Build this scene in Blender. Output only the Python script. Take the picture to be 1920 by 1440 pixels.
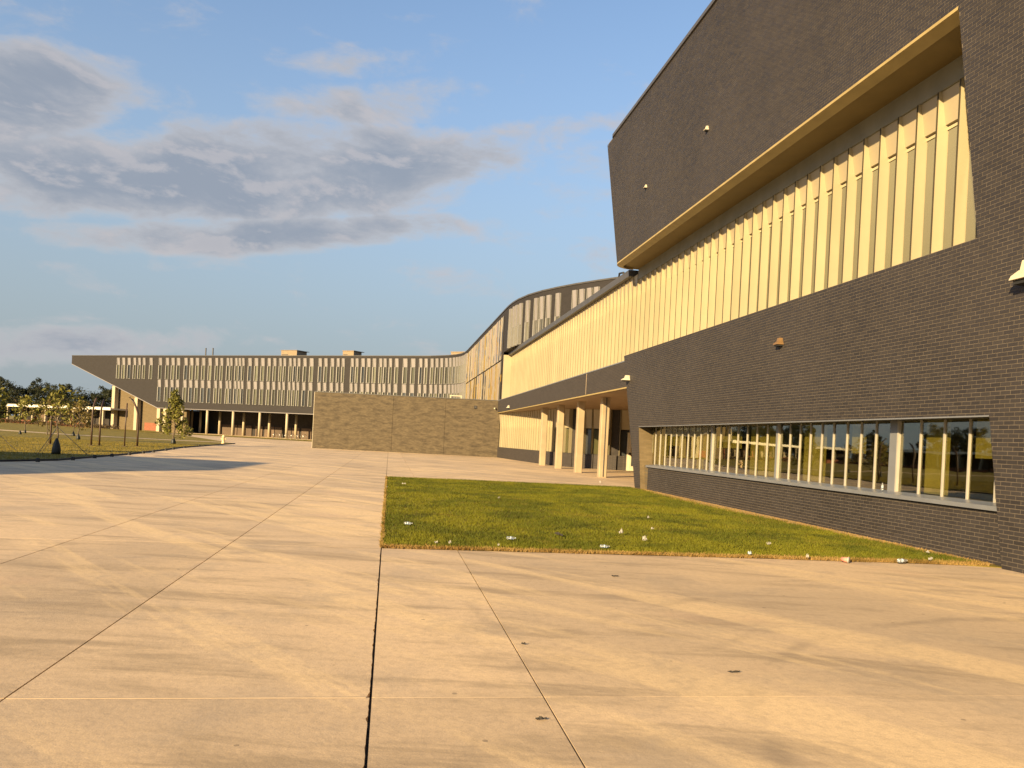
import bpy, math, random
import numpy as np
from mathutils import Vector
rad = math.radians
random.seed(7); RNG = np.random.default_rng(7)
sc = bpy.context.scene
C = sc.collection
for o in list(bpy.data.objects): bpy.data.objects.remove(o)

# ------------------------------------------------------------------ camera
cam = bpy.data.cameras.new('camera'); cam_o = bpy.data.objects.new('camera', cam); C.objects.link(cam_o)
cam.sensor_width = 36.0; cam.lens = 1442 / 1920 * 36; cam.shift_y = 106 / 1920
cam.clip_start = 0.1; cam.clip_end = 6000
cam_o.location = (0, 0, 1.6); cam_o.rotation_euler = (rad(90), rad(-2.9), rad(-9.07))
sc.camera = cam_o

# ------------------------------------------------------------------ sun and sky
SUN_EL, SUN_AZ = 19.0, 43.0                      # shadows run 43 degrees right of +Y
sd = Vector((math.sin(rad(SUN_AZ)) * math.cos(rad(SUN_EL)), math.cos(rad(SUN_AZ)) * math.cos(rad(SUN_EL)), -math.sin(rad(SUN_EL))))
sun = bpy.data.lights.new('sun', 'SUN'); sun.energy = 5.0; sun.angle = rad(0.55); sun.color = (1.0, 0.73, 0.37)
sun_o = bpy.data.objects.new('sun', sun); C.objects.link(sun_o)
sun_o.location = (-40, -40, 40); sun_o.rotation_euler = sd.to_track_quat('-Z', 'Y').to_euler()

sc.view_settings.view_transform = 'Standard'; sc.view_settings.look = 'None'
sc.view_settings.exposure = 1.25; sc.view_settings.gamma = 1.0
sc.render.engine = 'CYCLES'
sc.cycles.use_denoising = True
sc.cycles.max_bounces = 8
sc.cycles.sample_clamp_indirect = 6.0

world = bpy.data.worlds.new('World'); sc.world = world; world.use_nodes = True
wt = world.node_tree; wt.nodes.clear()
class NT:
    def __init__(s, t): s.t = t
    def n(s, typ, **kw):
        nd = s.t.nodes.new(typ)
        for k, v in kw.items(): setattr(nd, k, v)
        return nd
    def put(s, inp, v):
        if v is None: return
        if isinstance(v, bpy.types.NodeSocket): s.t.links.new(v, inp)
        else: inp.default_value = v
    def math(s, op, a, b=None, c=None, clamp=False):
        nd = s.n('ShaderNodeMath', operation=op, use_clamp=clamp)
        for i, v in enumerate((a, b, c)): s.put(nd.inputs[i], v)
        return nd.outputs[0]
    def mix(s, f, a, b, mode='MIX'):
        nd = s.n('ShaderNodeMix', data_type='RGBA', blend_type=mode)
        s.put(nd.inputs[0], f); s.put(nd.inputs[6], col4(a)); s.put(nd.inputs[7], col4(b))
        return nd.outputs[2]
    def smooth(s, v, lo, hi, a=0.0, b=1.0):
        nd = s.n('ShaderNodeMapRange', interpolation_type='SMOOTHSTEP')
        s.put(nd.inputs[0], v); s.put(nd.inputs[1], lo); s.put(nd.inputs[2], hi); s.put(nd.inputs[3], a); s.put(nd.inputs[4], b)
        return nd.outputs[0]
    def noise(s, vec, scale, detail=4.0, rough=0.55, dist=0.0):
        nd = s.n('ShaderNodeTexNoise')
        s.put(nd.inputs['Vector'], vec); s.put(nd.inputs['Scale'], scale); s.put(nd.inputs['Detail'], detail)
        s.put(nd.inputs['Roughness'], rough); s.put(nd.inputs['Distortion'], dist)
        return nd.outputs[0]
    def scale(s, vec, sc3, rotz=0.0):
        nd = s.n('ShaderNodeMapping'); s.put(nd.inputs[0], vec); nd.inputs[3].default_value = sc3
        nd.inputs[2].default_value = (0, 0, rotz)
        return nd.outputs[0]
def col4(v):
    return (*v, 1.0) if isinstance(v, tuple) and len(v) == 3 else v

T = NT(wt)
sky = T.n('ShaderNodeTexSky', sky_type='NISHITA'); sky.sun_disc = False
sky.sun_elevation = rad(SUN_EL); sky.sun_rotation = rad(SUN_AZ + 180)
sky.air_density = 1.0; sky.dust_density = 0.9; sky.ozone_density = 2.0
tc = T.n('ShaderNodeTexCoord'); sep = T.n('ShaderNodeSeparateXYZ'); wt.links.new(tc.outputs['Generated'], sep.inputs[0])
az = T.math('MULTIPLY', T.math('ARCTAN2', sep.outputs[0], sep.outputs[1]), 180 / math.pi)
el = T.math('MULTIPLY', T.math('ARCSINE', sep.outputs[2]), 180 / math.pi)
dv = T.scale(tc.outputs['Generated'], (1.0, 1.0, 2.3))
warp = T.noise(dv, 3.0, 3.0)
n1 = T.noise(dv, 9.0, 10.0, 0.60, 0.25)
dv_up = T.n('ShaderNodeVectorMath', operation='ADD'); wt.links.new(dv, dv_up.inputs[0]); dv_up.inputs[1].default_value = (0, 0, 0.028)
n2 = T.noise(dv_up.outputs[0], 9.0, 10.0, 0.60, 0.25)
cover = None
tilt = T.math('MULTIPLY', T.math('ADD', T.math('MINIMUM', T.math('MAXIMUM', az, -45.0), 30.0), 10.0), 0.148)
elp = T.math('SUBTRACT', el, tilt)                          # the bank climbs slowly toward the right
for a, e, ra, re, amp in [(-11, 17.2, 21, 3.9, .46), (-9, 13.3, 17, 1.5, .40), (-25, 21.2, 9, 3.4, .40), (-2, 21.6, 9, 1.7, .20), (-3, 24.2, 5, 1.3, .14),
                          (12, 19.2, 6, 1.0, .10), (-22, 6.2, 14, 1.4, .24), (-50, 17, 16, 6, .40), (-80, 24, 18, 6, .3), (60, 20, 24, 5, .3), (110, 16, 26, 4, .3), (170, 19, 30, 6, .3), (-130, 15, 20, 4, .3)]:
    u = T.math('DIVIDE', T.math('SUBTRACT', az, float(a)), float(ra)); v = T.math('DIVIDE', T.math('SUBTRACT', elp, float(e)), float(re))
    q = T.math('SUBTRACT', 1.0, T.math('ADD', T.math('MULTIPLY', u, u), T.math('MULTIPLY', v, v)))
    q = T.math('MULTIPLY', T.math('MAXIMUM', q, -0.5), float(amp))
    cover = q if cover is None else T.math('MAXIMUM', cover, q)
dens = T.math('ADD', n1, cover)
alpha = T.smooth(dens, 0.48, 0.76)
thick = T.smooth(dens, 0.55, 0.95)
top = T.smooth(T.math('SUBTRACT', n1, n2), 0.0, 0.13)
ccol = T.mix(thick, (2.45, 2.40, 2.48), (1.34, 1.52, 1.84))
ccol = T.mix(T.math('MULTIPLY', top, 0.6), ccol, (2.55, 2.40, 2.45))
haze = T.math('MULTIPLY', T.math('EXPONENT', T.math('MULTIPLY', T.math('POWER', T.math('DIVIDE', T.math('MAXIMUM', el, 0.0), 20.0), 2.0), -1.0)), 0.97)
skyb = T.mix(haze, sky.outputs[0], (1.50, 1.74, 1.90))      # dusty air low in the sky, all round
skyc = T.mix(T.math('MULTIPLY', alpha, 0.92), skyb, ccol)
bg = T.n('ShaderNodeBackground'); wt.links.new(skyc, bg.inputs[0]); bg.inputs[1].default_value = 0.097
wo = T.n('ShaderNodeOutputWorld'); wt.links.new(bg.outputs[0], wo.inputs[0])

# ------------------------------------------------------------------ materials
MATS = {}
def new_mat(name):
    m = bpy.data.materials.new(name); m.use_nodes = True; m.node_tree.nodes.clear(); MATS[name] = m
    t = NT(m.node_tree); out = t.n('ShaderNodeOutputMaterial'); b = t.n('ShaderNodeBsdfPrincipled')
    m.node_tree.links.new(b.outputs[0], out.inputs[0])
    return m, t, b, out
def coords(t, kind='Object'):
    # world position: every mesh uses it, so shared pieces do not repeat
    g = t.n('ShaderNodeNewGeometry'); return g.outputs['Position']
def simple(name, c, rough=0.6, var=0.12, scale=3.0, metal=0.0, bump=0.0, bscale=40.0, spec=0.4, coat=0.0, obj_var=0.0, streak=None):
    m, t, b, out = new_mat(name); p = coords(t)
    v = t.scale(p, streak) if streak else p
    f = t.noise(v, scale, 5.0)
    lo = tuple(x * (1 - var) for x in c); hi = tuple(min(1, x * (1 + var)) for x in c)
    cc = t.mix(t.smooth(f, 0.3, 0.7), lo, hi)
    if obj_var:
        oi = t.n('ShaderNodeObjectInfo'); hs = t.n('ShaderNodeHueSaturation'); t.put(hs.inputs['Color'], cc)
        t.put(hs.inputs['Value'], t.math('MULTIPLY_ADD', oi.outputs['Random'], 2 * obj_var, 1 - obj_var)); cc = hs.outputs[0]
    t.put(b.inputs['Base Color'], cc); b.inputs['Roughness'].default_value = rough; b.inputs['Metallic'].default_value = metal
    b.inputs['Specular IOR Level'].default_value = spec
    if coat: b.inputs['Coat Weight'].default_value = coat
    if bump:
        bn = t.n('ShaderNodeBump'); bn.inputs['Strength'].default_value = bump; bn.inputs['Distance'].default_value = 0.01
        t.put(bn.inputs['Height'], t.noise(p, bscale, 5.0)); t.put(b.inputs['Normal'], bn.outputs[0])
    return m

def brick_mat(name, dark, light, rough=0.62):
    # one fired brick: tone differs brick by brick, plus grain
    m, t, b, out = new_mat(name); p = coords(t)
    g = t.n('ShaderNodeNewGeometry'); oi = t.n('ShaderNodeObjectInfo')
    r = t.math('FRACT', t.math('ADD', g.outputs['Random Per Island'], oi.outputs['Random']))
    cc = t.mix(r, dark, light)
    big = t.noise(p, 0.35, 3.0)
    cc = t.mix(t.smooth(big, 0.35, 0.7, 0.0, 0.35), cc, tuple(x * 1.5 for x in light))
    gr = t.noise(p, 90.0, 4.0)
    cc = t.mix(t.math('MULTIPLY', gr, 0.5), cc, tuple(x * 0.55 for x in dark))
    t.put(b.inputs['Base Color'], cc); t.put(b.inputs['Roughness'], t.math('MULTIPLY_ADD', r, 0.2, rough - 0.1))
    b.inputs['Specular IOR Level'].default_value = 0.35
    bn = t.n('ShaderNodeBump'); bn.inputs['Strength'].default_value = 0.5; bn.inputs['Distance'].default_value = 0.004
    t.put(bn.inputs['Height'], gr); t.put(b.inputs['Normal'], bn.outputs[0])
    return m
def far_brick(name, c1, c2, mort, a=1.0, bb=0.0, blotch=0.4, blotch_col=None, sc_w=0.2032):
    # brickwork too far away to tell the bricks apart: running bond in the plane u = a*x + bb*y
    m, t, b, out = new_mat(name); p = coords(t)
    s = t.n('ShaderNodeSeparateXYZ'); t.put(s.inputs[0], p)
    u = t.math('ADD', t.math('MULTIPLY', s.outputs[0], a), t.math('MULTIPLY', s.outputs[1], bb))
    cv = t.n('ShaderNodeCombineXYZ'); t.put(cv.inputs[0], u); t.put(cv.inputs[1], s.outputs[2])
    br = t.n('ShaderNodeTexBrick'); t.put(br.inputs['Vector'], cv.outputs[0]); br.inputs['Scale'].default_value = 1.0
    br.inputs['Brick Width'].default_value = sc_w; br.inputs['Row Height'].default_value = 0.0677; br.inputs['Mortar Size'].default_value = 0.006
    br.inputs['Color1'].default_value = col4(c1); br.inputs['Color2'].default_value = col4(c2); br.inputs['Mortar'].default_value = col4(mort)
    bl = t.noise(t.scale(cv.outputs[0], (1.1, 3.6, 1)), 1.0, 9.0, 0.72)
    cc = t.mix(t.math('MULTIPLY', t.smooth(bl, 0.4, 0.68), blotch), br.outputs[0], blotch_col or tuple(x * 0.55 for x in c1))
    t.put(b.inputs['Base Color'], cc); b.inputs['Roughness'].default_value = 0.75
    b.inputs['Specular IOR Level'].default_value = 0.3
    return m

brick_mat('dark_brick', (0.026, 0.0225, 0.0225), (0.038, 0.033, 0.033))
simple('mortar', (0.115, 0.096, 0.075), 0.9, 0.15, 6.0)
far_brick('dark_brick_far', (0.027, 0.024, 0.024), (0.038, 0.033, 0.033), (0.085, 0.07, 0.055), 0.0, 1.0, 0.25)
far_brick('wing_brick', (0.021, 0.019, 0.020), (0.026, 0.023, 0.024), (0.034, 0.030, 0.030), -0.836, 0.549, 0.25)
far_brick('tan_brick', (0.078, 0.060, 0.036), (0.115, 0.088, 0.052), (0.09, 0.072, 0.046), 1.0, 0.0, 0.85, (0.036, 0.027, 0.017))
far_brick('tan_jamb_brick', (0.12, 0.088, 0.044), (0.15, 0.11, 0.058), (0.12, 0.096, 0.06), 1.0, 0.0, 0.3)
simple('fin_cream', (0.39, 0.34, 0.22), 0.38, 0.05, 0.5, spec=0.5, obj_var=0.06)
simple('spandrel', (0.36, 0.305, 0.205), 0.42, 0.05, 0.6, spec=0.5, obj_var=0.03)
simple('pale_panel', (0.20, 0.188, 0.195), 0.5, 0.06, 0.6, obj_var=0.05)
simple('white_metal', (0.52, 0.46, 0.34), 0.4, 0.04)
simple('wing_frame', (0.21, 0.205, 0.19), 0.45, 0.05, obj_var=.05)
simple('mullion', (0.33, 0.31, 0.27), 0.45, 0.05)
simple('fin_edge', (0.055, 0.045, 0.025), 0.6, 0.1)
simple('bright_white', (0.72, 0.68, 0.58), 0.5, 0.04)
simple('white_column', (0.40, 0.34, 0.235), 0.6, 0.06, 1.5)
simple('concrete_column', (0.34, 0.27, 0.175), 0.75, 0.10, 1.2, bump=0.15)
simple('gold_lip', (0.33, 0.25, 0.10), 0.45, 0.10, 2.0)
simple('soffit', (0.20, 0.14, 0.045), 0.6, 0.08, 1.0)
simple('soffit_brown', (0.24, 0.16, 0.09), 0.6, 0.08, 1.0)
simple('grey_metal', (0.20, 0.21, 0.235), 0.35, 0.06, 2.0, metal=0.3)
simple('shade_grey', (0.21, 0.21, 0.18), 0.7, 0.1, 1.5)
simple('dark_metal', (0.065, 0.062, 0.062), 0.45, 0.1, 2.0)
simple('black', (0.02, 0.02, 0.02), 0.6, 0.1)
simple('bronze', (0.17, 0.10, 0.04), 0.45, 0.1, 8.0)
simple('interior', (0.17, 0.15, 0.09), 0.9, 0.2)
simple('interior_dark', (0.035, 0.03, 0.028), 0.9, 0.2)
simple('blind', (0.46, 0.43, 0.24), 0.8, 0.08, 2.0)
simple('brown_panel', (0.10, 0.07, 0.05), 0.7, 0.1, 0.8, obj_var=0.3)
simple('red_brick', (0.24, 0.085, 0.045), 0.8, 0.15)
simple('roof_tan', (0.24, 0.18, 0.115), 0.7, 0.1)
simple('bark', (0.10, 0.075, 0.05), 0.9, 0.3, 8.0, bump=0.4)
simple('bag_green', (0.010, 0.013, 0.011), 0.5, 0.2)
simple('pole_brown', (0.055, 0.03, 0.018), 0.45, 0.1)
simple('soil', (0.40, 0.26, 0.105), 0.95, 0.25, 5.0, bump=0.5)
simple('joint_dark', (0.045, 0.035, 0.025), 0.95, 0.3, 4.0)
simple('sealant', (0.45, 0.345, 0.23), 0.8, 0.1)
simple('hydrant_paint', (0.75, 0.55, 0.30), 0.5, 0.1)
simple('bare_metal', (0.62, 0.60, 0.55), 0.3, 0.05, metal=0.8)
simple('litter_white', (0.34, 0.325, 0.30), 0.6, 0.05)
simple('litter_red', (0.60, 0.22, 0.16), 0.6, 0.05)
simple('litter_dark', (0.04, 0.035, 0.03), 0.8, 0.05)
simple('litter_blue', (0.42, 0.50, 0.60), 0.4, 0.1)
for i, c in enumerate([(0.72, 0.62, 0.46), (0.70, 0.54, 0.44), (0.62, 0.42, 0.10), (0.30, 0.33, 0.38), (0.74, 0.66, 0.52), (0.10, 0.09, 0.085), (0.66, 0.50, 0.24)]):
    m, t, b, out = new_mat('art%d' % i); p = coords(t)
    nz = t.noise(t.scale(p, (1, 1, .35)), 1.3, 3.0, .5, .5)
    c = tuple(v * .45 for v in c); cc = t.mix(t.smooth(nz, .60, .64), c, (0.32, 0.28, 0.20)); nz2 = t.noise(t.scale(p, (1, 1, .4)), 1.9, 2.0)
    cc = t.mix(t.smooth(nz2, .6, .64), cc, (0.27, 0.17, 0.035) if i % 2 else (0.12, 0.13, 0.16))
    t.put(b.inputs['Base Color'], cc); b.inputs['Roughness'].default_value = 0.45

def glass_mat(name, tint, refl_min, refl_max):
    m, t, b, out = new_mat(name); m.node_tree.nodes.remove(b)
    lw = t.n('ShaderNodeLayerWeight'); lw.inputs[0].default_value = 0.35
    fac = t.smooth(lw.outputs['Facing'], 0.0, 1.0, refl_min, refl_max)
    tr = t.n('ShaderNodeBsdfTransparent'); tr.inputs[0].default_value = col4(tint)
    gl = t.n('ShaderNodeBsdfGlossy'); gl.inputs['Roughness'].default_value = 0.015; gl.inputs[0].default_value = (0.93, 0.93, 0.90, 1)
    bn = t.n('ShaderNodeBump'); bn.inputs['Strength'].default_value = 0.05; bn.inputs['Distance'].default_value = 0.02
    t.put(bn.inputs['Height'], t.noise(coords(t), 1.1, 2.0)); t.put(gl.inputs['Normal'], bn.outputs[0])
    mx = t.n('ShaderNodeMixShader'); t.put(mx.inputs[0], fac); t.put(mx.inputs[1], tr.outputs[0]); t.put(mx.inputs[2], gl.outputs[0])
    m.node_tree.links.new(mx.outputs[0], out.inputs[0])
    return m
glass_mat('window_glass', (0.74, 0.72, 0.52), 0.10, 0.52)
def pane_mat(name, c, ov):
    m = simple(name, c, 0.12, 0.08, 0.8, spec=0.7, coat=0.6, obj_var=ov); return m
pane_mat('olive_pane', (0.062, 0.060, 0.027), 0.25)
pane_mat('wing_pane', (0.10, 0.10, 0.072), 0.6)
pane_mat('dark_pane', (0.05, 0.055, 0.06), 0.3)
m, t, b, out = new_mat('clear_plastic'); b.inputs['Base Color'].default_value = (.8, .85, .88, 1); b.inputs['Roughness'].default_value = .15
b.inputs['Transmission Weight'].default_value = .85

# concrete paving: warm blotches, grey grime drawn out in bands, dark specks, old tyre marks
m, t, b, out = new_mat('concrete'); p = coords(t)
oi = t.n('ShaderNodeObjectInfo')
n_big = t.noise(p, 0.22, 6.0, 0.6, 0.4)
cc = t.mix(t.smooth(n_big, 0.34, 0.66), (0.49, 0.368, 0.24), (0.645, 0.472, 0.288))
st = t.noise(t.scale(t.scale(p, (1, 1, 1), rad(12)), (0.20, 1.0, 1)), 1.9, 9.0, 0.68, 0.5)
cc = t.mix(t.smooth(st, 0.47, 0.66, 0, 0.72), cc, (0.275, 0.208, 0.135))
sun_glint = t.noise(t.scale(t.scale(p, (1, 1, 1), rad(-38)), (1.3, 0.14, 1)), 0.9, 6.0, 0.6, 0.6)
cc = t.mix(t.smooth(sun_glint, 0.50, 0.62, 0, 0.7), cc, (0.74, 0.54, 0.30))  # pale diagonal bands: sun thrown back by windows, put into the base colour
pat = t.noise(p, 0.9, 7.0, 0.7, 0.6)
cc = t.mix(t.smooth(pat, 0.50, 0.66, 0, 0.45), cc, (0.35, 0.28, 0.205))
rust = t.noise(p, 0.45, 4.0, 0.6)
cc = t.mix(t.smooth(rust, 0.58, 0.75, 0, 0.45), cc, (0.55, 0.365, 0.235))
fine = t.noise(p, 14.0, 6.0, 0.7)
cc = t.mix(t.smooth(fine, 0.40, 0.70, 0, 0.30), cc, (0.26, 0.20, 0.14))
grn = t.noise(p, 110.0, 3.0, 0.7)
cc = t.mix(t.smooth(grn, 0.35, 0.65, 0.0, 0.30), cc, (0.24, 0.185, 0.13))
spk = t.n('ShaderNodeTexVoronoi'); t.put(spk.inputs['Vector'], p); spk.inputs['Scale'].default_value = 2.3
sz = t.math('MULTIPLY', t.noise(p, 1.7, 2.0), 0.075)
cc = t.mix(t.math('MULTIPLY', t.math('LESS_THAN', spk.outputs['Distance'], sz), 0.55), cc, (0.12, 0.095, 0.07))
sp = t.n('ShaderNodeSeparateXYZ'); t.put(sp.inputs[0], p)
for cx, cy, r, w, k in [(6.4, 2.6, 4.6, .14, .32), (6.4, 2.6, 6.2, .14, .28), (2.2, 7.2, 1.5, .10, .2), (-3.5, 21, 9.5, .2, .25), (-3.5, 21, 11.1, .2, .2)]:
    dx = t.math('SUBTRACT', sp.outputs[0], cx); dy = t.math('SUBTRACT', sp.outputs[1], cy)
    rr = t.math('SQRT', t.math('ADD', t.math('MULTIPLY', dx, dx), t.math('MULTIPLY', dy, dy)))
    rr = t.math('ADD', rr, t.math('MULTIPLY', t.noise(p, 1.2, 2.0), 0.3))
    ring = t.smooth(t.math('ABSOLUTE', t.math('SUBTRACT', rr, r)), 0.0, w, k, 0.0)
    ring = t.math('MULTIPLY', ring, t.smooth(t.noise(p, 0.8, 4.0), 0.45, 0.62))
    cc = t.mix(ring, cc, (0.14, 0.115, 0.09))
hs = t.n('ShaderNodeHueSaturation'); t.put(hs.inputs['Color'], cc)
t.put(hs.inputs['Value'], t.math('MULTIPLY_ADD', oi.outputs['Random'], 0.16, 0.95))
t.put(b.inputs['Base Color'], hs.outputs[0]); t.put(b.inputs['Roughness'], t.smooth(st, 0.3, 0.7, 0.72, 0.88)); b.inputs['Specular IOR Level'].default_value = 0.3
bn = t.n('ShaderNodeBump'); bn.inputs['Strength'].default_value = 0.35; bn.inputs['Distance'].default_value = 0.01
t.put(bn.inputs['Height'], t.noise(p, 25.0, 6.0, 0.7)); t.put(b.inputs['Normal'], bn.outputs[0])

def grass_mat(name, a, b_, dry, dark, rough=0.8, bump=True):
    m, t, b, out = new_mat(name); p = coords(t)
    f = t.noise(t.scale(p, (1, .8, 0)), 0.5, 6.0, 0.65, 0.4)
    cc = t.mix(t.smooth(f, 0.40, 0.58), a, b_)
    f2 = t.noise(t.scale(p, (1, 1, 0)), 0.9, 5.0, 0.6)
    cc = t.mix(t.smooth(f2, 0.51, 0.64, 0, 0.9), cc, dark)
    f3 = t.noise(t.scale(p, (1, 1, 0)), 0.75, 5.0, 0.6, 1.0)
    cc = t.mix(t.smooth(f3, 0.55, 0.72, 0, 0.7), cc, dry)
    g = t.n('ShaderNodeNewGeometry')
    cc = t.mix(t.math('MULTIPLY', t.math('FRACT', t.math('MULTIPLY', g.outputs['Random Per Island'], 7.13)), 0.3), cc, dry)
    t.put(b.inputs['Base Color'], cc); b.inputs['Roughness'].default_value = rough; b.inputs['Specular IOR Level'].default_value = 0.2
    if bump:
        bn = t.n('ShaderNodeBump'); bn.inputs['Strength'].default_value = 0.7; bn.inputs['Distance'].default_value = 0.05
        t.put(bn.inputs['Height'], t.noise(p, 9.0, 6.0, 0.7)); t.put(b.inputs['Normal'], bn.outputs[0])
    return m
grass_mat('lawn', (0.15, 0.115, 0.016), (0.21, 0.16, 0.026), (0.26, 0.18, 0.045), (0.10, 0.082, 0.012))
grass_mat('lawn_blade', (0.15, 0.125, 0.012), (0.22, 0.165, 0.02), (0.26, 0.18, 0.03), (0.09, 0.085, 0.008), 0.75, False)
grass_mat('grass_blade', (0.058, 0.074, 0.004), (0.120, 0.124, 0.006), (0.14, 0.115, 0.014), (0.030, 0.045, 0.003), 0.7, False)
grass_mat('dry_blade', (0.22, 0.14, 0.04), (0.30, 0.20, 0.07), (0.19, 0.10, 0.03), (0.13, 0.085, 0.02), 0.8, False)
grass_mat('terrain', (0.20, 0.155, 0.04), (0.28, 0.21, 0.06), (0.34, 0.25, 0.10), (0.13, 0.11, 0.03))
def leaf_mat(name, a, b_):
    m, t, b, out = new_mat(name); g = t.n('ShaderNodeNewGeometry'); p = coords(t)
    cc = t.mix(g.outputs['Random Per Island'], a, b_)
    cc = t.mix(t.smooth(t.noise(p, 0.6, 3.0), .35, .7, 0, .5), cc, tuple(x * 0.6 for x in a))
    t.put(b.inputs['Base Color'], cc); b.inputs['Roughness'].default_value = 0.6; b.inputs['Specular IOR Level'].default_value = 0.25
    tl = t.n('ShaderNodeBsdfTranslucent'); t.put(tl.inputs[0], cc); mx = t.n('ShaderNodeMixShader'); mx.inputs[0].default_value = 0.25
    t.put(mx.inputs[1], b.outputs[0]); t.put(mx.inputs[2], tl.outputs[0]); m.node_tree.links.new(mx.outputs[0], out.inputs[0])
leaf_mat('leaf_young', (0.13, 0.135, 0.022), (0.25, 0.22, 0.05))
leaf_mat('leaf_olive', (0.13, 0.11, 0.03), (0.25, 0.18, 0.06))
leaf_mat('leaf_far', (0.022, 0.030, 0.014), (0.055, 0.058, 0.024))
leaf_mat('leaf_hedge', (0.07, 0.05, 0.025), (0.12, 0.08, 0.04))

# ------------------------------------------------------------------ mesh helpers
class MB:
    def __init__(s): s.v = []; s.f = []
    def add(s, vs, fs):
        k = len(s.v); s.v += [tuple(map(float, q)) for q in vs]; s.f += [tuple(i + k for i in f) for f in fs]; return s
    def box(s, x0, x1, y0, y1, z0, z1):
        return s.add([(x0, y0, z0), (x1, y0, z0), (x1, y1, z0), (x0, y1, z0), (x0, y0, z1), (x1, y0, z1), (x1, y1, z1), (x0, y1, z1)],
                     [(0, 3, 2, 1), (4, 5, 6, 7), (0, 1, 5, 4), (1, 2, 6, 5), (2, 3, 7, 6), (3, 0, 4, 7)])
    def hexa(s, q8):      # four bottom then four top corners
        return s.add(q8, [(0, 3, 2, 1), (4, 5, 6, 7), (0, 1, 5, 4), (1, 2, 6, 5), (2, 3, 7, 6), (3, 0, 4, 7)])
    def quad(s, a, b, c, d): return s.add([a, b, c, d], [(0, 1, 2, 3)])
    def poly(s, pts): return s.add(pts, [tuple(range(len(pts)))])
    def prism(s, pts, vec):   # polygon extruded along vec
        n = len(pts); q = [tuple(np.add(p, vec)) for p in pts]
        return s.add(list(pts) + q, [tuple(range(n))[::-1], tuple(range(n, 2 * n))] + [(i, (i + 1) % n, (i + 1) % n + n, i + n) for i in range(n)])
    def tube(s, pts, rs, n=8, cap=True):
        pts = [Vector(p) for p in pts]; rings = []
        if not hasattr(rs, '__len__'): rs = [rs] * len(pts)
        vs = []; fs = []
        for i, p in enumerate(pts):
            d = (pts[min(i + 1, len(pts) - 1)] - pts[max(i - 1, 0)]).normalized()
            a = d.orthogonal().normalized() if abs(d.z) < .9 else Vector((1, 0, 0)); a = (a - d * a.dot(d)).normalized(); b = d.cross(a)
            vs += [p + (a * math.cos(2 * math.pi * k / n) + b * math.sin(2 * math.pi * k / n)) * rs[i] for k in range(n)]
        for i in range(len(pts) - 1):
            fs += [(i * n + k, i * n + (k + 1) % n, (i + 1) * n + (k + 1) % n, (i + 1) * n + k) for k in range(n)]
        if cap: fs += [tuple(range(n))[::-1], tuple(range((len(pts) - 1) * n, len(pts) * n))]
        return s.add(vs, fs)
    def lathe(s, prof, c=(0, 0, 0), n=16):
        vs = []; fs = []
        for r, z in prof: vs += [(c[0] + r * math.cos(2 * math.pi * k / n), c[1] + r * math.sin(2 * math.pi * k / n), c[2] + z) for k in range(n)]
        for i in range(len(prof) - 1): fs += [(i * n + k, i * n + (k + 1) % n, (i + 1) * n + (k + 1) % n, (i + 1) * n + k) for k in range(n)]
        fs += [tuple(range(n))[::-1], tuple(range((len(prof) - 1) * n, len(prof) * n))]
        return s.add(vs, fs)
    def mesh(s, name, mat, smooth=False):
        me = bpy.data.meshes.new(name); me.from_pydata(s.v, [], s.f); me.materials.append(MATS[mat])
        if smooth: me.shade_smooth()
        return me
def np_mesh(name, verts, quads, mat):
    me = bpy.data.meshes.new(name); nv, nq = len(verts), len(quads); k = quads.shape[1]
    me.vertices.add(nv); me.vertices.foreach_set('co', np.asarray(verts, np.float32).ravel())
    me.loops.add(nq * k); me.loops.foreach_set('vertex_index', np.asarray(quads, np.int32).ravel())
    me.polygons.add(nq); me.polygons.foreach_set('loop_start', np.arange(0, nq * k, k, dtype=np.int32))
    me.polygons.foreach_set('loop_total', np.full(nq, k, np.int32))
    me.update(calc_edges=True); me.shade_flat(); me.materials.append(MATS[mat]); return me
def wl(o): return Vector((0, 0, 0)) if o is None else o.location + wl(o.parent)
def link(name, data, parent=None, pos=(0, 0, 0), rz=0.0, kind=None):
    o = bpy.data.objects.new(name, data); C.objects.link(o)
    o.parent = parent; o.location = Vector(pos) - wl(parent); o.rotation_euler.z = rz
    if kind: o['kind'] = kind
    return o
def part(name, mb, mat, parent, smooth=False, kind=None): return link(name, mb.mesh(name, mat, smooth), parent, kind=kind)
def tag(o, label, cat, group=None):
    o['label'] = label; o['category'] = cat
    if group: o['group'] = group
    return o
def thing(name, label, cat, pos=(0, 0, 0), group=None): return tag(link(name, None, None, pos), label, cat, group)
def struct(name, mb, mat): return link(name, mb.mesh(name, mat), None, kind='structure')
def copy_tree(o, pos, rz=0.0, scale=1.0):
    c = o.copy(); C.objects.link(c); c.location = pos; c.rotation_euler.z = rz; c.scale = (scale,) * 3
    for ch in o.children:
        k = ch.copy(); C.objects.link(k); k.parent = c
    return c

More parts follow.
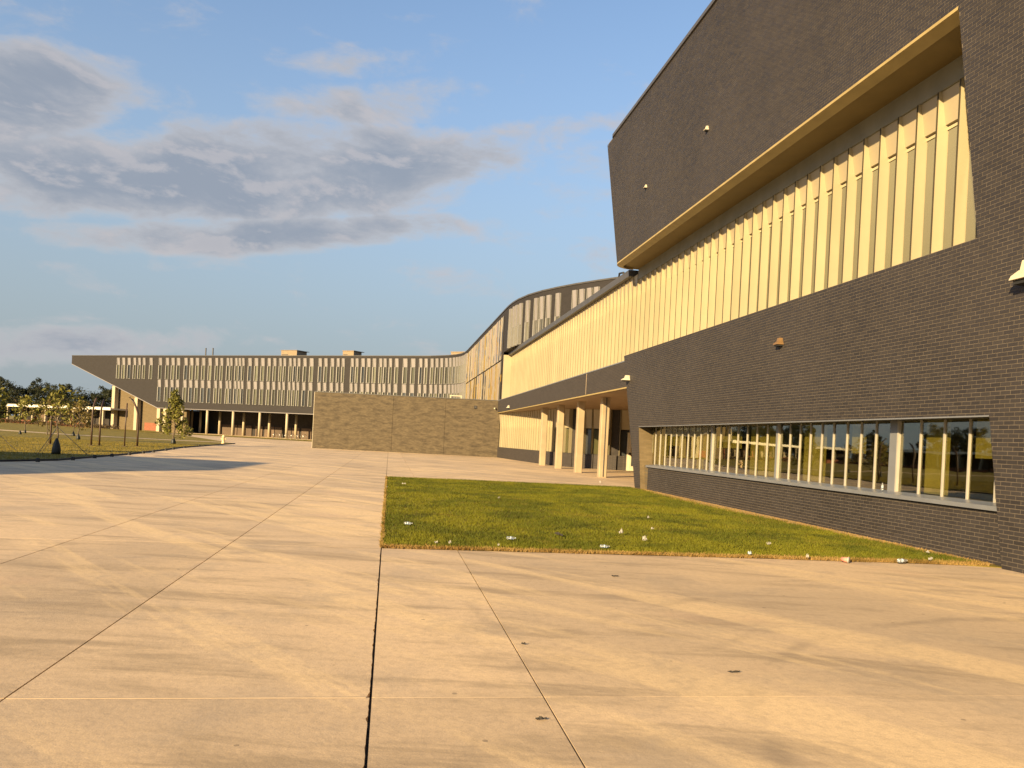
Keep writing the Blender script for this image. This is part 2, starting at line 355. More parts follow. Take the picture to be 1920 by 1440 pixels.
# ------------------------------------------------------------------ ground
struct('terrain', MB().quad((-2500, -2500, -.09), (2500, -2500, -.09), (2500, 2500, -.09), (-2500, 2500, -.09)), 'terrain')
pave = struct('pavement', MB().quad((-60, -30, -.04), (24, -30, -.04), (24, 128, -.04), (-60, 128, -.04)), 'joint_dark')
XC = [-60, -30, -16.3, -12.2, -8.2, -4.05, -2.07, -.03, 1.04, 9.70, 24]
YC = [-30, -6, 4.73, 10.93, 29.2, 46, 64, 90, 128]
def slab(x0, x1, y0, y1, jag=False):
    b = MB(); zb = -.035
    if jag:           # edge along the wide joint: crumbled
        n = max(8, int((y1 - y0) / .05)); ys = np.linspace(y0, y1, n)
        near = np.clip(1.4 - np.abs(ys - 3) / 9, .25, 1)
        jx = x1 - np.abs(RNG.normal(0, .003, n)) * near - (RNG.random(n) > .90) * RNG.random(n) * .014 * near
        top = [(x0, y0, 0)] + [(jx[i], ys[i], 0) for i in range(n)] + [(x0, y1, 0)]
        b.prism([(p[0], p[1], zb) for p in top], (0, 0, -zb))
    else: b.box(x0, x1, y0, y1, zb, 0)
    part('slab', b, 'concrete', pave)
for i in range(len(XC) - 1):
    for j in range(len(YC) - 1):
        x0, x1, y0, y1 = XC[i], XC[i + 1], YC[j], YC[j + 1]
        if -.1 < x0 < 9 and y0 == 10.93: continue          # the grass bed
        g = .006
        wide = abs(x1 + .03) < .01
        slab(x0 + (.005 if abs(x0 + .03) < .01 else g), x1 - (.009 if wide else g), y0 + .004, y1 - .004, wide and y1 < 30)
part('joint_sealant', MB().box(-2.05, -.06, 4.722, 4.742, -.03, .002), 'sealant', pave)
part('joint_sealant', MB().box(-.01, 1.0, 4.727, 4.733, -.03, .001), 'sealant', pave)
part('joint_sealant', MB().box(1.08, 9.6, 4.70, 4.76, -.03, -.0005), 'concrete', pave)

# grass bed in front of the main building
bed = [(-.022, 10.95), (5.5, 11.0), (8.9, 10.82), (9.62, 10.6), (9.62, 28.2), (9.4, 29.0), (4.8, 29.18), (-.022, 29.18)]
struct('grass_bed', MB().prism([(x, y, -.05) for x, y in bed], (0, 0, .06)), 'lawn')
part_soil = MB()
ys = np.linspace(10.9, 28.3, 60); wv = .20 + .36 * np.clip((ys - 11) / 9, 0, 1) * np.clip((29 - ys) / 5, .3, 1) + RNG.normal(0, .05, 60)
wv = np.maximum(wv, .08)
for i in range(59): part_soil.quad((9.66 - wv[i], ys[i], .016), (9.66, ys[i], .016), (9.66, ys[i + 1], .016), (9.66 - wv[i + 1], ys[i + 1], .016))
struct('soil_strip', part_soil, 'soil')
def inside(px, py, poly):
    r = np.zeros(len(px), bool); n = len(poly); j = n - 1
    for i in range(n):
        xi, yi = poly[i]; xj, yj = poly[j]
        cnd = ((yi > py) != (yj > py)) & (px < (xj - xi) * (py - yi) / (yj - yi + 1e-12) + xi); r ^= cnd; j = i
    return r
def blades(name, px, py, z, h, w, mat, label, seed):
    g = np.random.default_rng(seed); n = len(px); a = g.random(n) * 6.283; hh = h * (.45 + .8 * g.random(n)); ww = w * (.6 + .8 * g.random(n))
    lean = g.normal(0, .45, (n, 2)) * hh[:, None]
    v = np.zeros((n, 3, 3)); v[:, 0] = np.stack([px - np.cos(a) * ww, py - np.sin(a) * ww, np.full(n, z)], 1)
    v[:, 1] = np.stack([px + np.cos(a) * ww, py + np.sin(a) * ww, np.full(n, z)], 1)
    v[:, 2] = np.stack([px + lean[:, 0], py + lean[:, 1], z + hh], 1)
    o = link(name, np_mesh(name, v.reshape(-1, 3), np.arange(3 * n).reshape(n, 3), mat), None, kind='stuff'); tag(o, label, 'grass'); return o
n = 330000; gx = RNG.random(n) * 9.75 - .08; gy = 10.9 + 18.7 * RNG.random(n) ** 1.35
ok = inside(gx, gy, [(-.05, 10.93), (5.5, 10.96), (8.9, 10.78), (9.62, 10.6), (9.62, 28.2), (9.4, 29.0), (4.8, 29.2), (-.05, 29.2)])
ok &= gx < 9.66 - np.interp(gy, ys, wv) * (.6 + .6 * RNG.random(n)); gx, gy = gx[ok], gy[ok]
front = (gy < 11.02 + np.abs(RNG.normal(0, .09, len(gx)))) & (RNG.random(len(gx)) < .75)
blades('grass', gx[~front], gy[~front], .008, .042, .0055, 'grass_blade', 'short green grass growing in the bed before the brick wall', 1)
ek = 5200; e1 = RNG.random(ek) * 9.4; e2 = 10.9 + 18.2 * RNG.random(ek) ** 1.1; tuft = .5 + .5 * np.sin(e1 * 5.1) * np.sin(e1 * 2.3 + 1)
ex = np.concatenate([e1, -.015 - np.abs(RNG.normal(0, .016, ek)) * (.3 + .9 * np.abs(np.sin(e2 * 2.9)))]); ey = np.concatenate([10.95 - np.abs(RNG.normal(0, .03, ek)) * (.25 + tuft) - np.clip(e1 - 5.5, 0, 4) * .04, e2])
fx, fy = np.concatenate([gx[front], ex]), np.concatenate([gy[front], ey]); k = 4200; wx = RNG.random(k); wy = 10.9 + 17.3 * RNG.random(k)
wx = 9.64 - np.interp(wy, ys, wv) * (.2 + 1.1 * wx)
blades('dry_grass', np.concatenate([fx, wx]), np.concatenate([fy, wy]), .008, .045, .006, 'dry_blade', 'dry straw coloured grass along the edges of the bed', 2)

# lawn on the left, with path
lawn = [(-62, 24), (-20, 27), (-13, 28.5), (-12.1, 30.8), (-12.3, 39.4), (-12.9, 47), (-13.6, 53.5), (-14.1, 74.6), (-21.8, 95.6), (-30, 116.7), (-38, 129), (-62, 140)]
struct('lawn', MB().prism([(x, y, -.03) for x, y in lawn], (0, 0, .06)), 'lawn')
struct('far_lawn', MB().poly([(-40, 131.5, .02), (12, 97.2, .02), (12, 112, .02), (-56, 156, .02), (-160, 240, .02), (-200, 90, .02), (-61.8, 90, .02), (-61.8, 140.2, .02)]), 'lawn')
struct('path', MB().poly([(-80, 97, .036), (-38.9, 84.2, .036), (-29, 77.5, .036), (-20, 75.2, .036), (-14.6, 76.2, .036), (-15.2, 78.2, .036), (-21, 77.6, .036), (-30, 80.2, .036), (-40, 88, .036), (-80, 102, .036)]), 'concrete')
n = 130000; gx = -40 + 28.5 * RNG.random(n); gy = 26 + 36 * RNG.random(n) ** 1.6
ok = inside(gx, gy, lawn) & (gx > -.52 * gy - 4); gx, gy = gx[ok], gy[ok]
blades('lawn_grass', gx, gy, .028, .04, .010, 'lawn_blade', 'short green grass of the lawn with the young trees', 3)

# ------------------------------------------------------------------ main building (right)
WX = 9.46
main = thing('brick_building', 'dark grey brick building with overhanging upper storey and cream fins on the right', 'building', (13, 20, 0))
COURSE, BL, GAP, BD = .0677, .2032, .010, .012
pier = lambda z: 28.61 + .425 * z
def intervals(z):
    if z < 2.38: return [(4.0, 10.56 + .17 * z), (27.97 + .235 * z, pier(z))]
    if z < 5.36: return [(4.0, pier(z))]
    if z < 9.58: return [(4.0, 11.42 + .17 * (z - 5.38))]
    return [(4.0, 32.45 + .425 * (z - 9.58))]
def lay(x, zlo, zhi, ivals):
    """running-bond bricks on the plane x (facing -x): list of (y0 at foot, y1 at foot, y0 at head, y1 at head, z0, z1)"""
    out = []; k = 0; z = zlo
    while z + COURSE <= zhi + .001:
        z0, z1 = z, z + COURSE - GAP
        lo, hi = ivals(z0 + .002), ivals(z1 - .002)
        if len(lo) != len(hi) or any(abs(p_ - q_) > .3 for u_, v_ in zip(lo, hi) for p_, q_ in zip(u_, v_)): lo = hi = ivals((z0 + z1) / 2)
        if True:
            for (a0, b0), (a1, b1) in zip(lo, hi):
                a, b = min(a0, a1), max(b0, b1)
                s = math.floor(a / BL) * BL - (BL / 2 if k % 2 else 0)
                while s < b:
                    q = (max(s, a0), min(s + BL - GAP, b0), max(s, a1), min(s + BL - GAP, b1))
                    if q[1] - q[0] > .025 or q[3] - q[2] > .025: out.append((*[q[0], max(q[1], q[0] + .004), q[2], max(q[3], q[2] + .004)], z0, z1))
                    s += BL
        z += COURSE; k += 1
    return np.array(out)
def brick_mesh(name, B, x, mat):
    n = len(B); j = np.clip(RNG.normal(0, .0009, n), -.0016, .0016); f = x + j; bk = np.full(n, x + BD)
    y00, y10, y01, y11, z0, z1 = B.T
    v = np.stack([np.stack(q, 1) for q in [(f, y00, z0), (f, y10, z0), (f, y11, z1), (f, y01, z1), (bk, y00, z0), (bk, y10, z0), (bk, y11, z1), (bk, y01, z1)]], 1)
    F = np.array([(0, 3, 2, 1), (0, 1, 5, 4), (1, 2, 6, 5), (2, 3, 7, 6), (3, 0, 4, 7)])
    q = (np.arange(n)[:, None, None] * 8 + F[None]).reshape(-1, 4)
    return np_mesh(name, v.reshape(-1, 3), q, mat)
B = lay(WX, 0, 15.72, intervals)
full = (np.abs(B[:, 1] - B[:, 0] - (BL - GAP)) < 1e-4) & (np.abs(B[:, 3] - B[:, 2] - (BL - GAP)) < 1e-4)
yc, zc = B[:, 0] + .1, B[:, 4]
vis = full & (yc > 10.26 + .062 * zc) & (zc < 9.0)
idx = np.where(vis)[0]; idx = idx[np.argsort((yc[idx] ** 2 + (zc[idx] - 1.6) ** 2))][:300]
keep = np.ones(len(B), bool); keep[idx] = False
one = MB(); hh, ll = COURSE - GAP, BL - GAP
one.add([(0, 0, 0), (0, ll, 0), (0, ll, hh), (0, 0, hh), (BD, 0, 0), (BD, ll, 0), (BD, ll, hh), (BD, 0, hh)], [(0, 3, 2, 1), (0, 1, 5, 4), (1, 2, 6, 5), (2, 3, 7, 6), (3, 0, 4, 7)])
one_me = one.mesh('brick', 'dark_brick')
field = link('brick_field', brick_mesh('brick_field', B[keep], WX, 'dark_brick'), main, kind='stuff')
# mortar bed behind the bricks
MX = WX + .0035
wall = MB()
def facep(x, pts): wall.poly([(x, y, z) for y, z in pts])
facep(MX, [(4, 0), (10.56, 0), (10.965, 2.375), (4, 2.375)]); facep(MX, [(27.97, 0), (pier(0), 0), (pier(2.375), 2.375), (28.53, 2.375)])
facep(MX, [(4, 2.375), (pier(2.375), 2.375), (pier(5.35), 5.35), (4, 5.35)]); facep(MX, [(4, 5.35), (11.415, 5.35), (12.13, 9.575), (4, 9.575)])
facep(MX, [(4, 9.575), (32.45, 9.575), (35.06, 15.74), (4, 15.74)])
wall_o = part('wall', wall, 'mortar', main)
for i in idx: link('brick', one_me, wall_o, (WX + max(-.0016, min(.0016, random.gauss(0, .0009))), B[i, 0], B[i, 4]))
part('rear_wall', MB().box(WX, 10.2, -14, 4, 0, 15.75), 'dark_brick_far', main)
# end of the overhanging storey: rounded corner, leaning
end = MB(); rr = .9; rows = []
for z in (9.575, 15.74):
    ye = 33.36 + .425 * (z - 9.58); row = [(WX + .001, ye - rr, z)]
    row += [(WX + rr - rr * math.cos(a), ye - rr + rr * math.sin(a), z) for a in np.linspace(.06, math.pi / 2, 14)] + [(24, ye, z)]
    rows.append(row)
for i in range(len(rows[0]) - 1): end.quad(rows[0][i], rows[0][i + 1], rows[1][i + 1], rows[1][i])
part('end_wall', end, 'dark_brick_far', main, True)
sof = [(WX + .02, 4, 9.57)] + [(x, y, 9.57) for x, y, z in rows[0][:-1]] + [(11.6, 33.36, 9.57), (11.6, 4, 9.57)]
part('soffit', MB().prism(sof, (0, 0, .03)), 'soffit', main)
lip = MB(); outer = [(WX - .004, 12.14)] + [(x - .004, y) for x, y, z in rows[0][:-1]]
inner = [(9.74, 12.2)] + [(9.74, 33.36 - rr)] + [(WX + rr - (rr - .28) * math.cos(a), 33.36 - rr + (rr - .28) * math.sin(a)) for a in np.linspace(.06, math.pi / 2, 14)]
for i in range(len(outer) - 1):
    a, b_, c, d = outer[i], outer[i + 1], inner[i + 1], inner[i]
    lip.quad((*a, 9.54), (*b_, 9.54), (*c, 9.47), (*d, 9.47)); lip.quad((*d, 9.47), (*c, 9.47), (*c, 9.575), (*d, 9.575)); lip.quad((*b_, 9.54), (*a, 9.54), (*a, 9.60), (*b_, 9.60))
part('soffit_lip', lip, 'gold_lip', main)
part('roof_coping', MB().add([(WX - .06, -14, 15.73), (WX - .06, 34.2, 15.73), (WX + .5, 35.98, 15.73), (24, 36.0, 15.73), (24, -14, 15.73),
     (WX - .06, -14, 15.86), (WX - .06, 34.2, 15.86), (WX + .5, 35.98, 15.86), (24, 36.0, 15.86), (24, -14, 15.86)],
     [(4, 3, 2, 1, 0), (5, 6, 7, 8, 9), (0, 1, 6, 5), (1, 2, 7, 6), (2, 3, 8, 7), (3, 4, 9, 8), (4, 0, 5, 9)]), 'dark_metal', main)
core = MB().box(11.0, 24, 4, 32, 9.58, 15.7); core.box(11.0, 24, 4, 30.6, 3.2, 9.57); core.box(11.0, 20, 30.6, 70, 4.1, 9.5)
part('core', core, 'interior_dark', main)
part('ledge', MB().box(WX + .014, 11.0, 4, 30.7, 5.28, 5.353), 'grey_metal', main)
# slanted end wall of the ground storey and the porch side wall
ew = MB().hexa([(WX, pier(0) - .01, 0), (17.5, pier(0) - .01, 0), (17.5, pier(0) - .4, 0), (WX + .03, pier(0) - .4, 0), (WX, pier(5.27) - .01, 5.27), (17.5, pier(5.27) - .01, 5.27), (17.5, pier(5.27) - .4, 5.27), (WX + .03, pier(5.27) - .4, 5.27)])
part('porch_wall', ew, 'dark_brick_far', main)
part('porch_wall', MB().box(17.5, 17.9, 28, 49.5, 0, 4.2), 'dark_brick_far', main)

# fins of the long upper window strip
def fin_mesh(name, z0, z1, depth=.25, th=.05):
    # folded sheet with a dark closing strip down its outer edge
    me = MB().box(-th / 2, th / 2, -.02, depth, z0, z1).box(-th / 2 + .003, th / 2 - .003, depth, depth + .006, z0 + .002, z1 - .002).mesh(name, 'fin_cream')
    me.materials.append(MATS['fin_edge'])
    for p_ in me.polygons[6:]: p_.material_index = 1
    return me
def spandrel_mesh(name, zt, z1, w, depth=.25):
    b = MB(); a, c = .025, w - .025; yb, yt = depth * .36, depth * .93
    b.hexa([(a, -.02, zt), (c, -.02, zt), (c, yb, zt), (a, yb, zt), (a, -.02, z1), (c, -.02, z1), (c, yt, z1), (a, yt, z1)])
    return b.mesh(name, 'spandrel')
def pane_mesh(name, z0, zt, w, mat): return MB().box(.055, w - .04, -.015, .01, z0, zt).mesh(name, mat)
PITCH = .618; GXX = 10.9
fm = fin_mesh('fin', 5.354, 9.10, .25); sm = spandrel_mesh('spandrel', 8.44, 9.10, PITCH, .2); pm = pane_mesh('pane', 5.356, 8.34, PITCH, 'olive_pane')
fm2 = fin_mesh('fin', 5.30, 9.36, .25); sm2 = spandrel_mesh('spandrel', 8.44, 9.36, PITCH); pm2 = pane_mesh('pane', 5.30, 8.34, PITCH, 'olive_pane')
strip = link('window_strip', MB().box(GXX + .02, GXX + .06, 11.9, 70.2, 5.30, 9.56).mesh('window_strip', 'dark_metal'), main)
y = 12.26; k = 0
while y < 70:
    far = y > 33.2
    link('fin', fm2 if far else fm, strip, (GXX, y, 0), rad(90)); link('spandrel', sm2 if far else sm, strip, (GXX, y, 0), rad(90))
    link('pane', pm2 if far else pm, strip, (GXX, y, 0), rad(90))
    y += PITCH; k += 1
part('end_panel', MB().box(10.0, 11.0, 69.7, 70.15, 3.95, 9.4), 'fin_cream', strip)
part('shade_board', MB().box(GXX - .24, GXX + .02, 11.9, 33.25, 9.102, 9.567), 'shade_grey', strip)  # added grey board, its colour stands in for shade above the fins
part('transom_bar', MB().box(GXX - .03, GXX + .02, 11.9, 70.2, 8.34, 8.40), 'fin_cream', strip)
part('end_panel', MB().box(GXX - .30, GXX + .1, 11.55, 11.62, 5.36, 9.56), 'spandrel', strip)
# roof edge of the low wing beyond the overhang
part('roof_edge', MB().box(10.42, 20, 33.9, 70.1, 9.36, 9.66), 'dark_metal', main)
part('roof_rail', MB().tube([(10.8, 36.0, 9.6), (10.8, 36.0, 10.0), (10.8, 36.7, 10.1), (10.8, 36.9, 9.65)], .05, 6), 'black', main)
# brick band over the porch
band = MB().box(9.58, 10.2, 30.3, 69.2, 4.06, 5.14)
part('brick_band', band, 'dark_brick_far', main); part('band_coping', MB().box(9.57, 11.0, 30.75, 69.2, 5.143, 5.19), 'grey_metal', main)
part('expansion_joint', MB().box(9.573, 9.59, 37.4, 37.435, 4.085, 5.13), 'sealant', main)
part('porch_soffit', MB().box(9.66, 17.6, 30.3, 69.4, 3.97, 4.055), 'soffit_brown', main)
part('soffit_trim', MB().box(9.57, 9.66, 30.2, 69.2, 4.00, 4.056), 'gold_lip', main)
cq = [(-.2, -.17), (-.17, -.2), (.17, -.2), (.2, -.17), (.2, .17), (.17, .2), (-.17, .2), (-.2, .17)]
cm = MB().prism([(a_, b_, 0) for a_, b_ in cq], (0, 0, 3.97)).mesh('column', 'concrete_column')
for yy in (37.0, 41.9, 47.0, 52.1): link('column', cm, main, (10.5, yy, 0))
part('downpipe', MB().tube([(10.50, 36.775, .05), (10.50, 36.775, 3.96)], .022, 8), 'dark_metal', main)
# porch glazing behind the columns
pts = [(17.4, 48.4), (14.9, 48.9), (13.6, 49.8), (12.5, 51.0), (11.6, 52.8), (11.05, 57.2), (9.98, 69.0)]
fm3 = fin_mesh('fin', .96, 3.96, .26); sm3 = spandrel_mesh('spandrel', 2.68, 3.96, PITCH, .26); pm3 = pane_mesh('pane', .97, 2.6, PITCH, 'olive_pane'); pm4 = pane_mesh('pane', .97, 2.6, PITCH, 'dark_pane')
porch = link('porch_glazing', None, main, (13, 55, 0)); apron = MB(); back = MB(); acc = 0.0
for (x0, y0), (x1, y1) in zip(pts[:-1], pts[1:]):
    L = math.hypot(x1 - x0, y1 - y0); ux, uy = (x1 - x0) / L, (y1 - y0) / L; nx, ny = -uy, ux; ang = math.atan2(uy, ux)
    def q(s, o): return (x0 + ux * s + nx * o, y0 + uy * s + ny * o)
    if x0 < 17 and x0 > 14: s0 = .0
    dr = x0 > 17
    for z0, z1, o0, o1, mbb in ((0, .95, -.3, .27, apron), (.95, 3.97, -.3, -.03, back)):
        if dr and mbb is apron: sa, sb = 2.0, L
        else: sa, sb = 0, L
        c4 = [q(sa, o1), q(sb, o1), q(sb, o0), q(sa, o0)]
        mbb.prism([(*c, z0) for c in c4][::-1], (0, 0, z1 - z0))
    s = acc
    while s < L:
        if not (dr and s < 1.5):
            link('fin', fm3, porch, (*q(s, 0), 0), ang)
            if s + PITCH < L + .35:
                link('spandrel', sm3, porch, (*q(s, 0), 0), ang); link('pane', pm4 if (x0 > 12 and random.random() < .4) else pm3, porch, (*q(s, 0), 0), ang)
        s += PITCH
    acc = s - L
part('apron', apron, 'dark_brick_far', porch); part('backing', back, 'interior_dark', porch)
dx0 = 15.55; dy0 = 48.55
door = part('door', MB().box(15.35, 15.47, 48.30, 48.42, .02, 2.5).box(16.45, 16.57, 48.10, 48.22, .02, 2.5).box(15.47, 16.45, 48.2, 48.32, 2.38, 2.5).box(15.47, 16.45, 48.2, 48.32, .02, .32).box(15.47, 16.45, 48.2, 48.32, 1.05, 1.2).box(15.47, 15.6, 48.2, 48.32, .32, 2.38).box(16.33, 16.45, 48.2, 48.32, .32, 2.38), 'white_metal', main)
part('pane', MB().box(15.6, 16.33, 48.24, 48.27, .32, 2.38), 'dark_pane', door); part('handle', MB().tube([(16.28, 48.16, .95), (16.28, 48.16, 1.3)], .02, 6), 'bare_metal', door)

# long ground-floor window
AX, GX2 = 9.65, 9.97
wy = lambda z: 10.56 + .17 * z
apv = lambda z: [(wy(z) - .05, 27.75 + .0 * z)]
AB = lay(AX, 0, .90, apv)
win = link('long_window', MB().poly([(AX + .0035, 10.5, 0), (AX + .0035, 27.75, 0), (AX + .0035, 27.75, .90), (AX + .0035, 10.6, .90)]).mesh('long_window', 'mortar'), main)
link('apron_bricks', brick_mesh('apron_bricks', AB, AX, 'dark_brick'), win, kind='stuff')
part('sill', MB().hexa([(9.60, 10.62, .90), (9.60, 27.8, .90), (GX2 + .05, 27.8, .90), (GX2 + .05, 10.62, .90), (9.60, 10.62, .935), (9.60, 27.8, .935), (GX2 + .05, 27.8, .985), (GX2 + .05, 10.62, .985)]), 'grey_metal', win)
part('sill_edge', MB().box(9.575, 9.598, 10.62, 27.8, .865, .94), 'grey_metal', win)
jm = MB(); jm.quad((WX + .008, 27.97, 0), (AX + .02, 27.97, 0), (AX + .02, 28.19, .92), (WX + .008, 28.19, .92)); jm.quad((WX + .008, 28.19, .92), (10.05, 28.19, .92), (10.05, 28.53, 2.376), (WX + .008, 28.53, 2.376))
jm.quad((AX, 27.74, 0), (AX, 27.99, 0), (AX, 28.2, .91), (AX, 27.74, .91))
part('jamb', jm, 'tan_jamb_brick', win)
part('head', MB().box(WX + .014, 10.5, 10.6, 28.6, 2.378, 2.44), 'dark_metal', win)
part('head_trim', MB().box(WX - .006, WX + .013, 10.97, 28.5, 2.368, 2.392), 'grey_metal', win)
part('near_jamb', MB().quad((WX + .008, 10.56, 0), (10.05, 10.56, 0), (10.05, 10.965, 2.376), (WX + .008, 10.965, 2.376)), 'dark_brick_far', win)
ml = [11.33, 11.95, 12.57, 13.2, 14.56, 15.07, 15.58, 16.1, 16.58, 17.07, 17.54, 18.02] + [19.2 + .585 * i for i in range(6)] + [23.1 + .535 * i for i in range(10)]
posts = [13.95, 18.62, 22.72]
mm = MB().box(GX2 - .028, GX2 + .01, -.017, .017, .962, 2.377).mesh('mullion', 'mullion')
edges = []
for yy in ml:
    if yy < 28.25: link('mullion', mm, win, (0, yy, 0)); edges.append((yy, .024))
for i, yy in enumerate(posts):
    hw = .115 if i == 0 else .055
    part('post', MB().box(GX2 - .05, GX2 + .1, yy - hw, yy + hw, .95, 2.377), 'grey_metal', win); part('mullion', MB().box(GX2 - .06, GX2 + .01, yy - hw - .04, yy - hw - .002, .95, 2.377), 'mullion', win); edges.append((yy, hw + .045))
edges = sorted(edges); edges = [(10.85, .0)] + edges + [(28.2, .0)]
random.seed(3)
for (a, wa), (b_, wb) in zip(edges[:-1], edges[1:]):
    y0, y1 = a + wa + .004, b_ - wb - .004
    if y1 - y0 < .08: continue
    part('pane', MB().box(GX2 - .004, GX2 + .004, y0, y1, .975, 2.372), 'window_glass', win)
    if (y0 > 18.7 and random.random() < .75) or (y0 < 18.7 and random.random() < .45): part('blind', MB().box(GX2 + .10, GX2 + .12, y0 - .02, y1 + .02, 1.0 + random.choice([0, 0, .3, .7]), 2.37), 'blind', win)
room = MB(); room.quad((GX2 + .02, 10.6, .55), (15, 10.6, .55), (15, 28.4, .55), (GX2 + .02, 28.4, .55)); room.quad((15, 10.6, .5), (15, 28.4, .5), (15, 28.4, 3), (15, 10.6, 3)); room.quad((GX2, 10.5, 2.6), (15, 10.5, 2.6), (15, 28.4, 2.6), (GX2, 28.4, 2.6))
room.quad((GX2, 10.5, .5), (15, 10.5, .5), (15, 10.5, 3), (GX2, 10.5, 3)); room.quad((GX2, 28.3, .5), (15, 28.3, .5), (15, 28.3, 3), (GX2, 28.3, 3))
part('room', room, 'interior', win)

# ------------------------------------------------------------------ lamps and small fittings on the walls
def wall_light(pos, w, h, d, label, mat='white_metal', lens='black'):
    t = thing('wall_light', label, 'light', pos, 'lights on the walls'); x, y, z = pos
    b = MB(); prof = [(0, .0, 1.0), (.30, .02, .98), (.36, .20, .72), (.92, .24, .66), (1.0, .35, .55)]
    # stepped hood: flange at the foot, narrower dome above
    for z0, z1, k0, k1 in ((0, .22, 1.0, .92), (.22, .5, .92, .62), (.5, 1.0, .58, .50)):
        b.hexa([(x, y - w / 2 * k0, z + h * z0), (x, y + w / 2 * k0, z + h * z0), (x - d * k0, y + w / 2 * k0 * .9, z + h * z0), (x - d * k0, y - w / 2 * k0 * .9, z + h * z0),
                (x, y - w / 2 * k1, z + h * z1), (x, y + w / 2 * k1, z + h * z1), (x - d * k1, y + w / 2 * k1 * .9, z + h * z1), (x - d * k1, y - w / 2 * k1 * .9, z + h * z1)])
    part('hood', b, mat, t); part('lens', MB().box(x - d * .8, x, y - w * .38, y + w * .38, z - h * .22, z - .001), lens, t)
    return t
wall_light((WX + .001, 10.22, 4.42), .44, .30, .26, 'cream hooded wall light at the right edge of the dark brick wall')
wall_light((WX + .001, 17.78, 4.30), .25, .17, .17, 'small bronze wall light on the dark brick above the long window', 'bronze')
wall_light((WX + .001, 30.05, 4.27), .30, .20, .30, 'white wall light at the top corner of the slanted brick pier')
wall_light((WX + .001, 23.15, 11.72), .16, .13, .12, 'nearer small bright light high on the overhanging brick storey', 'white_metal')
wall_light((WX + .001, 29.04, 11.76), .15, .12, .11, 'farther small bright light high on the overhanging brick storey', 'white_metal')
wall_light((9.579, 62.4, 4.26), .34, .20, .22, 'white light on the brick band over the porch, next to the tan wall', 'white_metal')

# ------------------------------------------------------------------ tan wall
tw = thing('tan_brick_wall', 'tall tan brick screen wall standing across the end of the plaza', 'wall', (1.5, 70.6, 0))
p0, p1 = np.array([-6.9, 72.2]), np.array([9.8, 69.0]); dd = (p1 - p0) / np.linalg.norm(p1 - p0); nn = np.array([-dd[1], dd[0]]); LL = np.linalg.norm(p1 - p0)
def twbox(s0, s1, o0, o1, z0, z1):
    q = [p0 + dd * s + nn * o for s, o in ((s0, o0), (s1, o0), (s1, o1), (s0, o1))]
    return MB().prism([(a, b_, z0) for a, b_ in q], (0, 0, z1 - z0))
for s0, s1 in ((0, 7.24), (7.26, 12.02), (12.04, LL)): part('wall_panel', twbox(s0, s1, 0, .4, 0, 5.12), 'tan_brick', tw)
part('joint', twbox(.1, LL - .1, .03, .3, .02, 5.10), 'joint_dark', tw)
part('coping', twbox(-.03, LL, -.03, .43, 5.123, 5.18), 'dark_metal', tw)
part('edge_trim', twbox(-.03, -.002, -.01, .41, 0, 5.12), 'white_metal', tw)
c = p0 + dd * 14.75 - nn * .0
v_ = thing('wall_vent', 'small dark square vent high on the tan wall', 'vent', (c[0], c[1], 4.4))
part('frame', MB().box(c[0] - .13, c[0] + .13, c[1] - .06, c[1] + .02, 4.32, 4.58), 'black', v_); part('grille', MB().box(c[0] - .10, c[0] + .10, c[1] - .075, c[1] - .061, 4.35, 4.55), 'dark_metal', v_)
c = p0 + dd * 16.55
v_ = thing('security_camera', 'little white camera at the right end of the tan wall', 'camera', (c[0], c[1], 4.4))
part('body', MB().tube([(c[0], c[1] - .06, 4.45), (c[0] - .12, c[1] - .3, 4.42)], .06, 8), 'white_metal', v_); part('bracket', MB().box(c[0] - .04, c[0] + .04, c[1] - .1, c[1] + .02, 4.38, 4.5), 'white_metal', v_)
c = p0 + dd * 12.9 + nn * .1
v_ = thing('roof_light', 'cream bar standing on the coping of the tan wall', 'light', (c[0], c[1], 5.18))
part('bar', MB().box(c[0] - .55, c[0] + .55, c[1] - .05, c[1] + .05, 5.36, 5.45), 'white_metal', v_); part('foot', MB().box(c[0] + .45, c[0] + .53, c[1] - .04, c[1] + .04, 5.181, 5.36), 'white_metal', v_); part('foot', MB().box(c[0] - .53, c[0] - .45, c[1] - .04, c[1] + .04, 5.181, 5.36), 'white_metal', v_)

# ------------------------------------------------------------------ curved far wing
wing = thing('curved_wing', 'three storey dark brick wing with pale striped windows curving behind the tan wall', 'building', (-10, 128, 0))
A2 = np.array([-60.9, 159.4]); B2 = np.array([8.0, 114.2]); D2 = (B2 - A2) / np.linalg.norm(B2 - A2); N2 = np.array([.549, .836]); L2 = float(np.linalg.norm(B2 - A2))
RZ = 13.6
def F(s, off=0.0, z=0.0): q = A2 + D2 * s + N2 * off; return (q[0], q[1], z)
S1 = 79.5
body = MB().prism([F(0, 0, 12.06), F(0, 0, RZ), F(S1, 0, RZ), F(S1, 0, 4.2), F(23.3, 0, 4.25)][::-1], (*(N2 * 14), 0))
part('wall', body, 'wing_brick', wing)
part('soffit_edge', MB().prism([F(0, -.03, 12.0), F(0, -.03, 12.1), F(23.4, -.03, 4.29), F(S1, -.03, 4.24), F(S1, -.03, 4.14), F(23.3, -.03, 4.19)][::-1], (*(N2 * .2), 0)), 'pale_panel', wing)
q0 = F(S1); curve = [(q0[0], q0[1]), (6.9, 114.5), (8.1, 113.2), (9.0, 111.6), (9.6, 109.8), (9.95, 107.6), (10.0, 105), (10, 70.0), (10.02, 68.2), (10.1, 66.4), (10.3, 64.6), (10.77, 62.3), (11.5, 60.2), (12.4, 58.3), (13.4, 56.5), (14.6, 54.7), (18, 50), (24, 42)]
cw = MB(); off = []
